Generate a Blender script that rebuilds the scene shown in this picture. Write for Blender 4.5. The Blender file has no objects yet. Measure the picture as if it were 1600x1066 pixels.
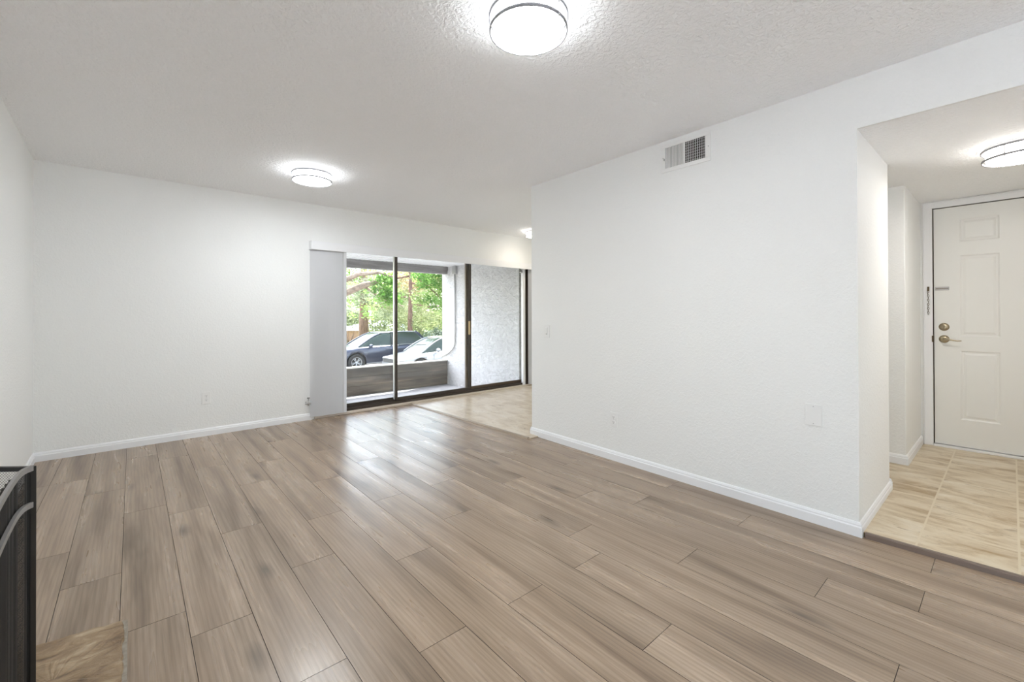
import bpy, bmesh, math, random
from mathutils import Vector, Matrix
S = bpy.context.scene
C = S.collection
R_ = math.radians
rnd = random.Random(7)

# ---------------------------------------------------------------- camera, world, sun, exposure
F_PX, YAW, PITCH, ROLL, SHY, CAM_H = 680.70, 41.086, 0.2724, 0.1477, -44.476, 1.1794
t, a, r = R_(YAW), R_(PITCH), R_(ROLL)
fw = Vector((math.sin(t) * math.cos(a), math.cos(t) * math.cos(a), math.sin(a)))
up0 = Vector((-math.sin(t) * math.sin(a), -math.cos(t) * math.sin(a), math.cos(a)))
rt0 = Vector((math.cos(t), -math.sin(t), 0))
rt = rt0 * math.cos(r) - up0 * math.sin(r)
up = rt0 * math.sin(r) + up0 * math.cos(r)
cd = bpy.data.cameras.new('camera')
cam = bpy.data.objects.new('camera', cd)
C.objects.link(cam)
M_ = Matrix((rt, up, -fw)).transposed().to_4x4()
M_.translation = Vector((0, 0, CAM_H))
cam.matrix_world = M_
cd.sensor_width = 36
cd.sensor_fit = 'HORIZONTAL'
cd.lens = 36 * F_PX / 1600
cd.shift_y = SHY / 1600
cd.clip_start = 0.02
cd.clip_end = 500
S.camera = cam

wd = bpy.data.worlds.new('world')
S.world = wd
wd.use_nodes = True
wn = wd.node_tree.nodes
sky = wn.new('ShaderNodeTexSky')
sky.sky_type = 'NISHITA'
sky.sun_disc = False
sky.sun_elevation = R_(55)
sky.sun_rotation = R_(-20)
sky.air_density = 1.0
sky.dust_density = 1.5
hs = wn.new('ShaderNodeHueSaturation')
hs.inputs['Saturation'].default_value = .55
wd.node_tree.links.new(sky.outputs[0], hs.inputs['Color'])
wd.node_tree.links.new(hs.outputs[0], wn['Background'].inputs[0])
wn['Background'].inputs[1].default_value = 0.63
sl = bpy.data.lights.new('sun', 'SUN')
sl.energy = 9.0
sl.angle = R_(0.6)
sl.color = (1.0, 0.95, 0.86)
so = bpy.data.objects.new('sun', sl)
C.objects.link(so)
so.rotation_euler = Vector((0.42, 0.16, 1.0)).to_track_quat('Z', 'Y').to_euler()
LAMP = 54.0            # radiance of the ceiling lamp diffusers
S.view_settings.view_transform = 'Standard'
S.view_settings.look = 'None'
S.view_settings.gamma = 1
S.view_settings.use_curve_mapping = False
S.view_settings.exposure = 1.02
S.cycles.max_bounces = 16
S.cycles.diffuse_bounces = 12
S.cycles.transparent_max_bounces = 24
# sky portals: they only guide the sampling of daylight through the glass door and the two added windows
def portal(loc, rot, w, h):
    al = bpy.data.lights.new('sky_portal', 'AREA')
    al.shape = 'RECTANGLE'
    al.size = w
    al.size_y = h
    al.cycles.is_portal = True
    ao = bpy.data.objects.new('sky_portal', al)
    C.objects.link(ao)
    ao.location = loc
    ao.rotation_euler = rot
portal((.4, -2.70, .95), (math.radians(90), 0, math.radians(180)), 1.6, 1.70)
portal((-.55, -1.55, .95), (math.radians(90), 0, math.radians(90)), 1.4, 1.70)
portal((3.3, 5.42, 1.0), (math.radians(90), 0, 0), 3.4, 1.9)

# ---------------------------------------------------------------- materials
def mat(name, col=(.8, .8, .8), rough=.5, metal=0.0, spec=.5, emit=None, estr=0.0, coat=0.0):
    m = bpy.data.materials.new(name)
    m.use_nodes = True
    b = m.node_tree.nodes['Principled BSDF']
    b.inputs['Base Color'].default_value = (*col, 1)
    b.inputs['Roughness'].default_value = rough
    b.inputs['Metallic'].default_value = metal
    b.inputs['Specular IOR Level'].default_value = spec
    if coat:
        b.inputs['Coat Weight'].default_value = coat
        b.inputs['Coat Roughness'].default_value = .04
    if emit:
        b.inputs['Emission Color'].default_value = (*emit, 1)
        b.inputs['Emission Strength'].default_value = estr
    return m

class NT:
    """small helper around a node tree"""
    def __init__(s, m):
        s.t = m.node_tree
        s.b = m.node_tree.nodes['Principled BSDF']
    def n(s, typ, **kw):
        nd = s.t.nodes.new(typ)
        for k, v in kw.items():
            if k[0] == 'i':
                key = k[1:].replace('_', ' ')
                nd.inputs[int(key) if key.isdigit() else key].default_value = v
            else:
                setattr(nd, k, v)
        return nd
    def l(s, x, y):
        s.t.links.new(x, y)
    def coords(s, scale=(1, 1, 1), src='Object'):
        tc = s.n('ShaderNodeTexCoord')
        mp = s.n('ShaderNodeMapping')
        mp.inputs['Scale'].default_value = scale
        s.l(tc.outputs[src], mp.inputs[0])
        return mp.outputs[0]
    def ramp(s, fac, stops):
        cr = s.n('ShaderNodeValToRGB')
        e = cr.color_ramp.elements
        while len(e) < len(stops):
            e.new(.5)
        for i, (p, c) in enumerate(stops):
            e[i].position = p
            e[i].color = (*c, 1) if len(c) == 3 else c
        s.l(fac, cr.inputs[0])
        return cr.outputs[0]
    def bump(s, h, strength=.3, dist=.01):
        bp = s.n('ShaderNodeBump')
        bp.inputs['Strength'].default_value = strength
        bp.inputs['Distance'].default_value = dist
        s.l(h, bp.inputs['Height'])
        s.l(bp.outputs[0], s.b.inputs['Normal'])

def wall_paint(name, col, scale=55, strength=.35, dist=.004, rough=.6, lo=.45, hi=.62):
    m = mat(name, col, rough, spec=.3)
    T = NT(m)
    v = T.coords()
    n1 = T.n('ShaderNodeTexNoise', iScale=scale, iDetail=3.0, iRoughness=.55, iDistortion=.6)
    T.l(v, n1.inputs['Vector'])
    h = T.ramp(n1.outputs[0], [(lo, (0, 0, 0)), (hi, (1, 1, 1))])
    T.bump(h, strength, dist)
    return m

M = {}
M['wall'] = wall_paint('white_orange_peel_paint', (.84, .845, .835), 60, .28, .003)
M['ceiling'] = wall_paint('white_textured_ceiling', (.92, .925, .935), 48, .55, .006, .75, .40, .62)
M['trim'] = mat('white_semigloss_trim', (.84, .845, .86), .32)
M['door'] = mat('white_door_paint', (.81, .81, .79), .35)
M['nickel'] = mat('brushed_nickel', (.55, .54, .54), .32, 1.0)
M['ring'] = mat('satin_grey_metal', (.30, .30, .32), .5, .6)
M['brass'] = mat('antique_nickel', (.42, .36, .26), .28, 1.0)
M['brass_dark'] = mat('dark_bronze_metal', (.16, .12, .08), .35, 1.0)
M['bronze'] = mat('dark_bronze_aluminium', (.060, .047, .038), .42, .3)
M['bronze2'] = mat('brown_aluminium', (.13, .095, .065), .4, .3)
M['alu'] = mat('grey_aluminium', (.45, .45, .45), .4, .7)
M['plastic'] = mat('white_plastic', (.83, .83, .82), .3)
M['slot'] = mat('dark_slot', (.04, .04, .04), .7)
M['duct'] = mat('dark_duct', (.02, .02, .02), .8)
M['vane'] = mat('white_vinyl_vane', (.88, .88, .89), .4)
M['wood_handle'] = mat('tan_wood_handle', (.55, .40, .20), .5)
M['black'] = mat('black_painted_metal', (.006, .006, .006), .38)
M['rail'] = mat('grey_pewter_rail', (.30, .29, .28), .45, .4)
M['sill'] = mat('beige_sill', (.66, .58, .50), .5)
M['strip'] = mat('brown_transition_strip', (.17, .125, .10), .38)
M['strip2'] = mat('light_brown_transition_strip', (.36, .29, .22), .4)

def lamp_mat(name, col, s):
    return mat(name, (.9, .9, .9), .5, emit=col, estr=s)
M['lamp_cool'] = lamp_mat('lamp_diffuser_neutral', (.91, .965, 1.0), LAMP)
M['lamp_side'] = lamp_mat('lamp_frosted_side_glass', (.93, .97, 1.0), LAMP * .15)
M['lamp_side_warm'] = lamp_mat('lamp_frosted_side_glass_warm', (1.0, .95, .88), LAMP * .10)
M['lamp_warm'] = lamp_mat('lamp_diffuser_warm', (1.0, .96, .90), LAMP * .50)
M['lamp_dining'] = lamp_mat('lamp_diffuser_dining', (1.0, .89, .74), LAMP * .2)

def glass_pane(name, tint=(1, 1, 1), refl=.06):
    m = bpy.data.materials.new(name)
    m.use_nodes = True
    nt = m.node_tree
    nt.nodes.clear()
    o = nt.nodes.new('ShaderNodeOutputMaterial')
    mx = nt.nodes.new('ShaderNodeMixShader')
    tr = nt.nodes.new('ShaderNodeBsdfTransparent')
    gl = nt.nodes.new('ShaderNodeBsdfGlossy')
    tr.inputs[0].default_value = (*tint, 1)
    gl.inputs['Roughness'].default_value = 0.0
    mx.inputs[0].default_value = refl
    nt.links.new(tr.outputs[0], mx.inputs[1])
    nt.links.new(gl.outputs[0], mx.inputs[2])
    nt.links.new(mx.outputs[0], o.inputs[0])
    return m
M['pane'] = glass_pane('window_glass', (.96, .97, .96), .05)

def wood_floor():
    m = mat('greige_oak_laminate', (.3, .24, .18), .30, spec=.7)
    T = NT(m)
    uv = T.n('ShaderNodeUVMap')
    uv.uv_map = 'UVMap'
    rn = T.n('ShaderNodeAttribute')
    rn.attribute_name = 'plank'
    mp = T.n('ShaderNodeMapping')
    mp.inputs['Scale'].default_value = (.55, 7.5, 1)
    T.l(uv.outputs[0], mp.inputs[0])
    # long soft bands
    n1 = T.n('ShaderNodeTexNoise', iScale=1.3, iDetail=3.0, iRoughness=.55, iDistortion=.5)
    T.l(mp.outputs[0], n1.inputs['Vector'])
    # cathedral grain
    mp2 = T.n('ShaderNodeMapping')
    mp2.inputs['Scale'].default_value = (.75, 7.0, 1)
    T.l(uv.outputs[0], mp2.inputs[0])
    w = T.n('ShaderNodeTexWave', iScale=2.4, iDistortion=5.0, iDetail=2.0, iDetail_Scale=1.0, iDetail_Roughness=.6)
    w.bands_direction = 'Y'
    T.l(mp2.outputs[0], w.inputs['Vector'])
    # fine pores
    mp3 = T.n('ShaderNodeMapping')
    mp3.inputs['Scale'].default_value = (5.0, 190.0, 1)
    T.l(uv.outputs[0], mp3.inputs[0])
    n3 = T.n('ShaderNodeTexNoise', iScale=1.0, iDetail=2.0, iRoughness=.6)
    T.l(mp3.outputs[0], n3.inputs['Vector'])
    # knots
    mp4 = T.n('ShaderNodeMapping')
    mp4.inputs['Scale'].default_value = (1.7, 5.2, 1)
    T.l(uv.outputs[0], mp4.inputs[0])
    nk = T.n('ShaderNodeTexNoise', iScale=2.5, iDetail=2.0)
    T.l(mp4.outputs[0], nk.inputs['Vector'])
    ad = T.n('ShaderNodeMixRGB', blend_type='LINEAR_LIGHT')
    ad.inputs[0].default_value = .10
    T.l(mp4.outputs[0], ad.inputs[1])
    T.l(nk.outputs['Color'], ad.inputs[2])
    vo = T.n('ShaderNodeTexVoronoi', iScale=1.0)
    T.l(ad.outputs[0], vo.inputs['Vector'])
    knot = T.ramp(vo.outputs['Distance'], [(0.0, (0, 0, 0)), (.05, (.30, .28, .26)), (.20, (1, 1, 1))])
    c1 = T.ramp(n1.outputs[0], [(.25, (.150, .100, .063)), (.46, (.312, .228, .158)), (.76, (.448, .345, .255))])
    wv = T.ramp(w.outputs[0], [(0.0, (.82, .80, .78)), (.6, (1, 1, 1)), (1, (1.04, 1.04, 1.04))])
    fine = T.ramp(n3.outputs[0], [(.30, (.80, .80, .80)), (.62, (1.06, 1.06, 1.06))])
    pr = T.ramp(rn.outputs['Fac'], [(0, (.90, .895, .89)), (.5, (1, 1, 1)), (1, (1.09, 1.085, 1.08))])
    def mul(x, y, f=1.0):
        q = T.n('ShaderNodeMixRGB', blend_type='MULTIPLY')
        q.inputs[0].default_value = f
        T.l(x, q.inputs[1])
        T.l(y, q.inputs[2])
        return q.outputs[0]
    c = mul(mul(mul(mul(c1, wv, .75), fine, .85), pr), knot, .75)
    T.l(c, T.b.inputs['Base Color'])
    rr = T.ramp(n1.outputs[0], [(.3, (.33, .33, .33)), (.7, (.25, .25, .25))])
    T.l(rr, T.b.inputs['Roughness'])
    T.bump(n3.outputs[0], .08, .002)
    return m
M['wood'] = wood_floor()
M['seam'] = mat('dark_plank_seam', (.05, .036, .026), .7)

def tile_mat(name, base, deep, lightc, x0, y0, step=.338):
    m = mat(name, base, .3, spec=.4)
    T = NT(m)
    tc = T.n('ShaderNodeTexCoord')
    sx = T.n('ShaderNodeSeparateXYZ')
    T.l(tc.outputs['Object'], sx.inputs[0])
    mp = T.n('ShaderNodeMapping')
    mp.inputs['Scale'].default_value = (4.6, 1.6, 1)
    mp.inputs['Rotation'].default_value = (0, 0, .06)
    # per tile offset: cell index from snapped coordinates
    def grid(sock, o):
        q = T.n('ShaderNodeMath', operation='SUBTRACT')
        q.inputs[1].default_value = o
        T.l(sock, q.inputs[0])
        d = T.n('ShaderNodeMath', operation='DIVIDE')
        d.inputs[1].default_value = step
        T.l(q.outputs[0], d.inputs[0])
        f = T.n('ShaderNodeMath', operation='FLOOR')
        T.l(d.outputs[0], f.inputs[0])
        fr = T.n('ShaderNodeMath', operation='SUBTRACT')
        T.l(d.outputs[0], fr.inputs[0])
        T.l(f.outputs[0], fr.inputs[1])
        pp = T.n('ShaderNodeMath', operation='PINGPONG')
        pp.inputs[1].default_value = .5
        T.l(fr.outputs[0], pp.inputs[0])
        return f.outputs[0], pp.outputs[0]
    fx, px = grid(sx.outputs['X'], x0)
    fy, py = grid(sx.outputs['Y'], y0)
    cb = T.n('ShaderNodeCombineXYZ')
    T.l(fx, cb.inputs[0])
    T.l(fy, cb.inputs[1])
    wn_ = T.n('ShaderNodeTexWhiteNoise')
    T.l(cb.outputs[0], wn_.inputs['Vector'])
    sc = T.n('ShaderNodeVectorMath', operation='SCALE')
    sc.inputs['Scale'].default_value = 9.0
    T.l(wn_.outputs['Color'], sc.inputs[0])
    av = T.n('ShaderNodeVectorMath', operation='ADD')
    T.l(tc.outputs['Object'], av.inputs[0])
    T.l(sc.outputs[0], av.inputs[1])
    T.l(av.outputs[0], mp.inputs[0])
    n1 = T.n('ShaderNodeTexNoise', iScale=1.7, iDetail=7.0, iRoughness=.62, iDistortion=.7)
    T.l(mp.outputs[0], n1.inputs['Vector'])
    mp2 = T.n('ShaderNodeMapping')
    mp2.inputs['Scale'].default_value = (22, 6, 1)
    T.l(av.outputs[0], mp2.inputs[0])
    n2 = T.n('ShaderNodeTexNoise', iScale=1.5, iDetail=6.0, iRoughness=.75, iDistortion=1.2)
    T.l(mp2.outputs[0], n2.inputs['Vector'])
    c1 = T.ramp(n1.outputs[0], [(.30, deep), (.42, tuple((x + y) / 2 for x, y in zip(deep, base))), (.52, base), (.72, lightc)])
    c2 = T.ramp(n2.outputs[0], [(.32, (.42, .34, .26)), (.43, (1, 1, 1))])
    q = T.n('ShaderNodeMixRGB', blend_type='MULTIPLY')
    q.inputs[0].default_value = .8
    T.l(c1, q.inputs[1])
    T.l(c2, q.inputs[2])
    # grout: strong along x, faint along y
    gy = T.ramp(py, [(.010, (1, 1, 1)), (.016, (0, 0, 0))])
    gx = T.ramp(px, [(.006, (.45, .45, .45)), (.012, (0, 0, 0))])
    mxx = T.n('ShaderNodeMath', operation='MAXIMUM')
    T.l(gy, mxx.inputs[0])
    T.l(gx, mxx.inputs[1])
    g = T.n('ShaderNodeMixRGB', blend_type='MIX')
    T.l(mxx.outputs[0], g.inputs[0])
    T.l(q.outputs[0], g.inputs[1])
    g.inputs[2].default_value = (.66, .57, .42, 1)
    T.l(g.outputs[0], T.b.inputs['Base Color'])
    T.bump(n2.outputs[0], .12, .003)
    return m
M['tile'] = tile_mat('travertine_tile', (.62, .52, .37), (.36, .24, .115), (.72, .65, .53), 2.95, .320)
M['tile2'] = tile_mat('pale_travertine_tile', (.60, .51, .40), (.46, .36, .25), (.68, .61, .52), 2.95, 3.10)

def noise_mat(name, stops, scale=(1, 1, 1), ns=3, detail=5, rough=.8, bump=0, bdist=.01, dist=0.0):
    m = mat(name, stops[0][1], rough)
    T = NT(m)
    v = T.coords(scale)
    n1 = T.n('ShaderNodeTexNoise', iScale=float(ns), iDetail=float(detail), iRoughness=.6, iDistortion=float(dist))
    T.l(v, n1.inputs['Vector'])
    T.l(T.ramp(n1.outputs[0], stops), T.b.inputs['Base Color'])
    if bump:
        T.bump(n1.outputs[0], bump, bdist)
    return m
M['stone'] = noise_mat('tan_flagstone', [(.30, (.13, .08, .042)), (.44, (.25, .165, .092)), (.57, (.34, .24, .14)), (.72, (.50, .39, .26))], (1, 2.2, 3), 8, 10, .5, .9, .012, 1.0)
M['mortar'] = noise_mat('grey_mortar', [(.3, (.24, .21, .17)), (.7, (.38, .34, .28))], ns=40, bump=.5, bdist=.003)
M['stucco'] = noise_mat('white_trowelled_stucco', [(.3, (.58, .57, .58)), (.7, (.80, .79, .80))], (1, 1.0, 1.8), 9, 7, .9, 1.0, .06, 1.5)
M['conc'] = noise_mat('weathered_low_wall_boards', [(.25, (.06, .052, .045)), (.5, (.15, .13, .11)), (.75, (.30, .25, .20))], (.35, .35, 3.2), 3, 6, .85, .3, .01, .5)
M['cap'] = noise_mat('pale_concrete_cap', [(.3, (.45, .43, .40)), (.7, (.62, .60, .56))], ns=12)
M['patio'] = noise_mat('grey_patio_concrete', [(.3, (.30, .31, .34)), (.7, (.44, .45, .48))], ns=5)
M['beam'] = noise_mat('grey_stained_beam', [(.3, (.20, .19, .19)), (.7, (.38, .36, .36))], (.5, .5, 5), 4)
M['asphalt'] = noise_mat('sunlit_asphalt', [(.3, (.16, .16, .16)), (.7, (.26, .255, .25))], ns=8)
M['lawn'] = noise_mat('lawn_ground', [(.3, (.12, .18, .05)), (.7, (.32, .38, .14))], ns=2)
M['bark'] = noise_mat('brown_bark', [(.3, (.09, .045, .03)), (.7, (.27, .155, .115))], (6, 6, 1), 3, bump=.6, bdist=.03)
M['limb'] = noise_mat('grey_brown_limb_bark', [(.3, (.16, .12, .09)), (.7, (.42, .33, .26))], (1, 1, 1), 9, bump=.4, bdist=.02)
M['pink'] = noise_mat('pink_brick_house_wall', [(.3, (.45, .24, .18)), (.7, (.62, .38, .30))], ns=3)
M['roof'] = mat('grey_shingle_roof', (.30, .33, .38), .8)
M['darkglass'] = mat('dark_window_glass', (.02, .03, .03), .05, spec=.8)

def leaf_mat(name, c1, c2, c3):
    m = mat(name, c2, .55)
    T = NT(m)
    at = T.n('ShaderNodeAttribute')
    at.attribute_name = 'leaf'
    col = T.ramp(at.outputs['Fac'], [(0, c1), (.5, c2), (1, c3)])
    T.l(col, T.b.inputs['Base Color'])
    # thin leaves pass some light
    tl = T.n('ShaderNodeBsdfTranslucent')
    T.l(col, tl.inputs[0])
    mx = T.n('ShaderNodeMixShader')
    mx.inputs[0].default_value = .45
    out = [n for n in T.t.nodes if n.type == 'OUTPUT_MATERIAL'][0]
    T.l(T.b.outputs[0], mx.inputs[1])
    T.l(tl.outputs[0], mx.inputs[2])
    T.l(mx.outputs[0], out.inputs[0])
    return m
M['leaf_bright'] = leaf_mat('bright_green_leaves', (.08, .17, .03), (.24, .38, .09), (.50, .60, .27))
M['leaf_deep'] = leaf_mat('deep_green_leaves', (.035, .13, .015), (.12, .29, .04), (.32, .50, .14))
M['leaf_pine'] = leaf_mat('grey_green_needles', (.12, .16, .09), (.33, .38, .26), (.66, .68, .52))
M['leaf_olive'] = leaf_mat('olive_green_leaves', (.09, .12, .05), (.26, .31, .13), (.56, .58, .34))
M['leaf_tan'] = leaf_mat('tan_blossom_leaves', (.40, .28, .14), (.70, .56, .38), (.88, .80, .66))
M['leaf_dark'] = leaf_mat('dark_shrub_leaves', (.02, .04, .02), (.07, .12, .07), (.25, .30, .24))

# ---------------------------------------------------------------- mesh helpers
def link_mesh(name, bm, m, parent=None, smooth=False, bevel=0):
    me = bpy.data.meshes.new(name)
    bm.normal_update()
    bm.to_mesh(me)
    bm.free()
    if isinstance(m, (list, tuple)):
        for x in m:
            me.materials.append(x)
    else:
        me.materials.append(m)
    if smooth:
        for p in me.polygons:
            p.use_smooth = True
    o = bpy.data.objects.new(name, me)
    C.objects.link(o)
    if parent:
        o.parent = parent
    if bevel:
        b = o.modifiers.new('bevel', 'BEVEL')
        b.width = bevel
        b.segments = 2
        b.limit_method = 'ANGLE'
        b.angle_limit = R_(40)
    return o

def box(bm, c, s, rz=0, mi=0, rot=None):
    v = bmesh.ops.create_cube(bm, size=1)['verts']
    mt = Matrix.Translation(Vector(c)) @ (rot.to_4x4() if rot else Matrix.Rotation(rz, 4, 'Z')) @ Matrix.Diagonal((*s, 1))
    bmesh.ops.transform(bm, matrix=mt, verts=v)
    for f in {f for x in v for f in x.link_faces}:
        f.material_index = mi
    return v

def prism(bm, pts, z0, z1, mi=0):
    """closed vertical prism over polygon pts"""
    b = [bm.verts.new((p[0], p[1], z0)) for p in pts]
    q = [bm.verts.new((p[0], p[1], z1)) for p in pts]
    n = len(pts)
    fs = [bm.faces.new(b[::-1]), bm.faces.new(q)]
    for i in range(n):
        fs.append(bm.faces.new((b[i], b[(i + 1) % n], q[(i + 1) % n], q[i])))
    for f in fs:
        f.material_index = mi
    bmesh.ops.recalc_face_normals(bm, faces=fs)
    return fs

def cyl(bm, p0, p1, r0, r1=None, seg=16, caps=True):
    p0, p1 = Vector(p0), Vector(p1)
    r1 = r0 if r1 is None else r1
    d = (p1 - p0)
    v = bmesh.ops.create_cone(bm, cap_ends=caps, segments=seg, radius1=r0, radius2=r1, depth=d.length)['verts']
    mt = Matrix.Translation((p0 + p1) / 2) @ d.to_track_quat('Z', 'Y').to_matrix().to_4x4()
    bmesh.ops.transform(bm, matrix=mt, verts=v)
    return v

def lathe(bm, prof, seg=48, axis=None):
    """revolve [(r,z)...] about z"""
    rings = []
    for (rr, z) in prof:
        if rr < 1e-6:
            rings.append([bm.verts.new((0, 0, z))])
        else:
            rings.append([bm.verts.new((rr * math.cos(2 * math.pi * k / seg), rr * math.sin(2 * math.pi * k / seg), z)) for k in range(seg)])
    for A, B in zip(rings, rings[1:]):
        for k in range(seg):
            k2 = (k + 1) % seg
            if len(A) == 1 and len(B) == 1:
                continue
            if len(A) == 1:
                bm.faces.new((A[0], B[k], B[k2]))
            elif len(B) == 1:
                bm.faces.new((A[k], B[0], A[k2]))
            else:
                bm.faces.new((A[k], B[k], B[k2], A[k2]))
    bmesh.ops.recalc_face_normals(bm, faces=bm.faces[:])

def tube(bm, pts, rad, seg=8, flat=None, caps=True):
    """sweep a circle (or flat section (w,h)) along pts; rad number or list"""
    pts = [Vector(p) for p in pts]
    n = len(pts)
    rings = []
    for i, p in enumerate(pts):
        d = (pts[min(i + 1, n - 1)] - pts[max(i - 1, 0)]).normalized()
        zz = Vector((0, 0, 1)) if abs(d.z) < .95 else Vector((0, 1, 0))
        s = d.cross(zz).normalized()
        u = s.cross(d).normalized()
        rr = rad[i] if isinstance(rad, (list, tuple)) else rad
        ring = []
        for k in range(seg):
            an = 2 * math.pi * (k + .5) / seg
            if flat:
                x, y = math.copysign(flat[0] / 2, math.cos(an)), math.copysign(flat[1] / 2, math.sin(an))
            else:
                x, y = rr * math.cos(an), rr * math.sin(an)
            ring.append(bm.verts.new(p + s * x + u * y))
        rings.append(ring)
    for A, B in zip(rings, rings[1:]):
        for k in range(seg):
            bm.faces.new((A[k], A[(k + 1) % seg], B[(k + 1) % seg], B[k]))
    if caps:
        bm.faces.new(rings[0][::-1])
        bm.faces.new(rings[-1])
    bmesh.ops.recalc_face_normals(bm, faces=bm.faces[:])

def struct(name, bm, m, parent=None, smooth=False, bevel=0):
    o = link_mesh(name, bm, m, parent, smooth, bevel)
    if parent is None:
        o['kind'] = 'structure'
    return o

def thing(name, label, cat, loc=(0, 0, 0), rz=0, group=None):
    o = bpy.data.objects.new(name, None)
    o.empty_display_size = .1
    C.objects.link(o)
    o.location = loc
    o.rotation_euler = (0, 0, rz)
    o['label'] = label
    o['category'] = cat
    if group:
        o['group'] = group
    return o

def tag(o, label, cat, group=None, kind=None):
    o['label'] = label
    o['category'] = cat
    if group:
        o['group'] = group
    if kind:
        o['kind'] = kind
    return o

def copy_tree(o, parent=None):
    c = o.copy()
    C.objects.link(c)
    c.parent = parent
    for ch in list(o.children):
        copy_tree(ch, c)
    return c

NB = bmesh.new

# ---------------------------------------------------------------- room dimensions
H, HS = 2.44, 2.164
L, D, RW, Y1, Y2 = .6024, 5.1812, 2.902, .5355, 3.1015
RX1, RX2, RX3 = 3.767, 4.464, 5.315
tL, tR, tD, tB = (math.tan(R_(v)) for v in (-1.2892, 1.3245, -.4787, .7656))
def LX(y): return -L + (y - D) * tL
def RXf(y): return RW + (y - Y1) * tR
def DX(y): return RX3 + (y - Y1) * tD
def BY(x): return D + (x + L) * tB
aB, aR, aD = R_(.7656), R_(1.3245), R_(-.4787)
YF = -2.6           # wall behind the camera
XE = 5.75           # far right wall of the dining area
YE = -.70           # right side of the entry

# floors --------------------------------------------------------
def build_floor():
    bm = NB()
    uvl = bm.loops.layers.uv.new('UVMap')
    pl = bm.loops.layers.float_color.new('plank')
    W, LEN, G = .198, 1.30, .0011
    offs = {-2: 3.10, -1: 2.69, 0: 2.17, 1: 1.98, 2: 1.508, 3: 2.21, 4: 1.364, 5: 1.943, 6: 1.353, 7: .857,
            8: 1.341, 9: .254, 10: 1.044, 11: .546, 12: .248, 13: 1.010, 14: .248, 15: .7}
    for k in range(-4, 16):
        xa, xb = -.035 + W * k, -.035 + W * (k + 1)
        if xa > 3.02:
            continue
        xb = min(xb, 3.03)
        o = offs.get(k, 1.7 + .4 * k)
        y = o - 6 * LEN
        while y < 5.5:
            ya, yb = max(y, YF), min(y + LEN, 5.33)
            if yb > ya + .01:
                rv = rnd.random()
                ou, ov = rnd.random() * 50, rnd.random() * 50
                z = 0.0
                tp = [(xa + G, ya + G), (xb - G, ya + G), (xb - G, yb - G), (xa + G, yb - G)]
                vs = [bm.verts.new((p[0], p[1], z)) for p in tp]
                lo = [(xa, ya), (xb, ya), (xb, yb), (xa, yb)]
                vl = [bm.verts.new((p[0], p[1], z - .0016)) for p in lo]
                f = bm.faces.new(vs)
                fs = [f]
                for i in range(4):
                    q = bm.faces.new((vl[i], vl[(i + 1) % 4], vs[(i + 1) % 4], vs[i]))
                    q.material_index = 1
                    fs.append(q)
                for q in fs:
                    for lp in q.loops:
                        co = lp.vert.co
                        lp[uvl].uv = (co.y + ou, co.x + ov)
                        lp[pl] = (rv, rv, rv, 1)
            y += LEN
    prism(bm, [(-1.2, YF - .1), (3.05, YF - .1), (3.05, 5.45), (-1.2, 5.45)], -.10, -.0018, 1)
    struct('floor', bm, [M['wood'], M['seam']])
build_floor()
# dining tile, 1 cm proud of the laminate
bm = NB()
prism(bm, [(2.846, 3.00), (2.975, 3.00), (2.975, 3.12), (XE + .05, 3.12), (XE + .05, 5.33), (2.775, 5.33)], -.0017, .010)
struct('floor.001', bm, M['tile2'])
bm = NB()
prism(bm, [(2.925, Y1 - .008), (2.99, YE - .1), (DX(YE) + .05, YE - .1), (DX(.54) + .05, Y1 + 0), (RX2, Y1), (RX2, 2.4), (RX1, 2.4), (RX1, Y1 - .008)], -.0017, .0209)
struct('floor.002', bm, M['tile'])
# transition strips
bm = NB()
def strip(bm, p0, p1, w, h, z=0):
    p0, p1 = Vector((*p0, z)), Vector((*p1, z))
    d = (p1 - p0).normalized()
    s = Vector((d.y, -d.x, 0))
    prof = [(-w / 2, 0), (-w / 2 + .004, h * .55), (-w * .2, h), (w * .2, h), (w / 2 - .004, h * .8), (w / 2, 0)]
    ra = [bm.verts.new(p0 + s * x + Vector((0, 0, y))) for x, y in prof]
    rb = [bm.verts.new(p1 + s * x + Vector((0, 0, y))) for x, y in prof]
    for i in range(len(prof) - 1):
        bm.faces.new((ra[i], ra[i + 1], rb[i + 1], rb[i]))
    bm.faces.new(ra)
    bm.faces.new(rb[::-1])
    bmesh.ops.recalc_face_normals(bm, faces=bm.faces[:])
strip(bm, (2.918, Y1 - .022), (2.984, YE), .036, .026)
struct('trim_1', bm, M['strip'])
bm = NB()
strip(bm, (2.768, 5.30), (2.838, 3.02), .034, .016)
struct('trim_2', bm, M['strip2'])

# ceilings ------------------------------------------------------
bm = NB()
prism(bm, [(-1.3, YF - .2), (XE + .3, YF - .2), (XE + .3, 5.6), (-1.3, 5.6)], H, H + .2)
struct('ceiling', bm, M['ceiling'])
bm = NB()      # dropped ceiling over the entry, its front face is the header above the opening
prism(bm, [(RXf(YE - .1) + .02, YE - .1), (DX(YE) + .1, YE - .1), (DX(3) + .1, 2.5), (RX1 - .01, 2.5), (RX1 - .01, Y1 - .0005), (RXf(Y1) + .02, Y1 - .0005)], HS, H)
struct('ceiling.001', bm, [M['ceiling']])

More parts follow.
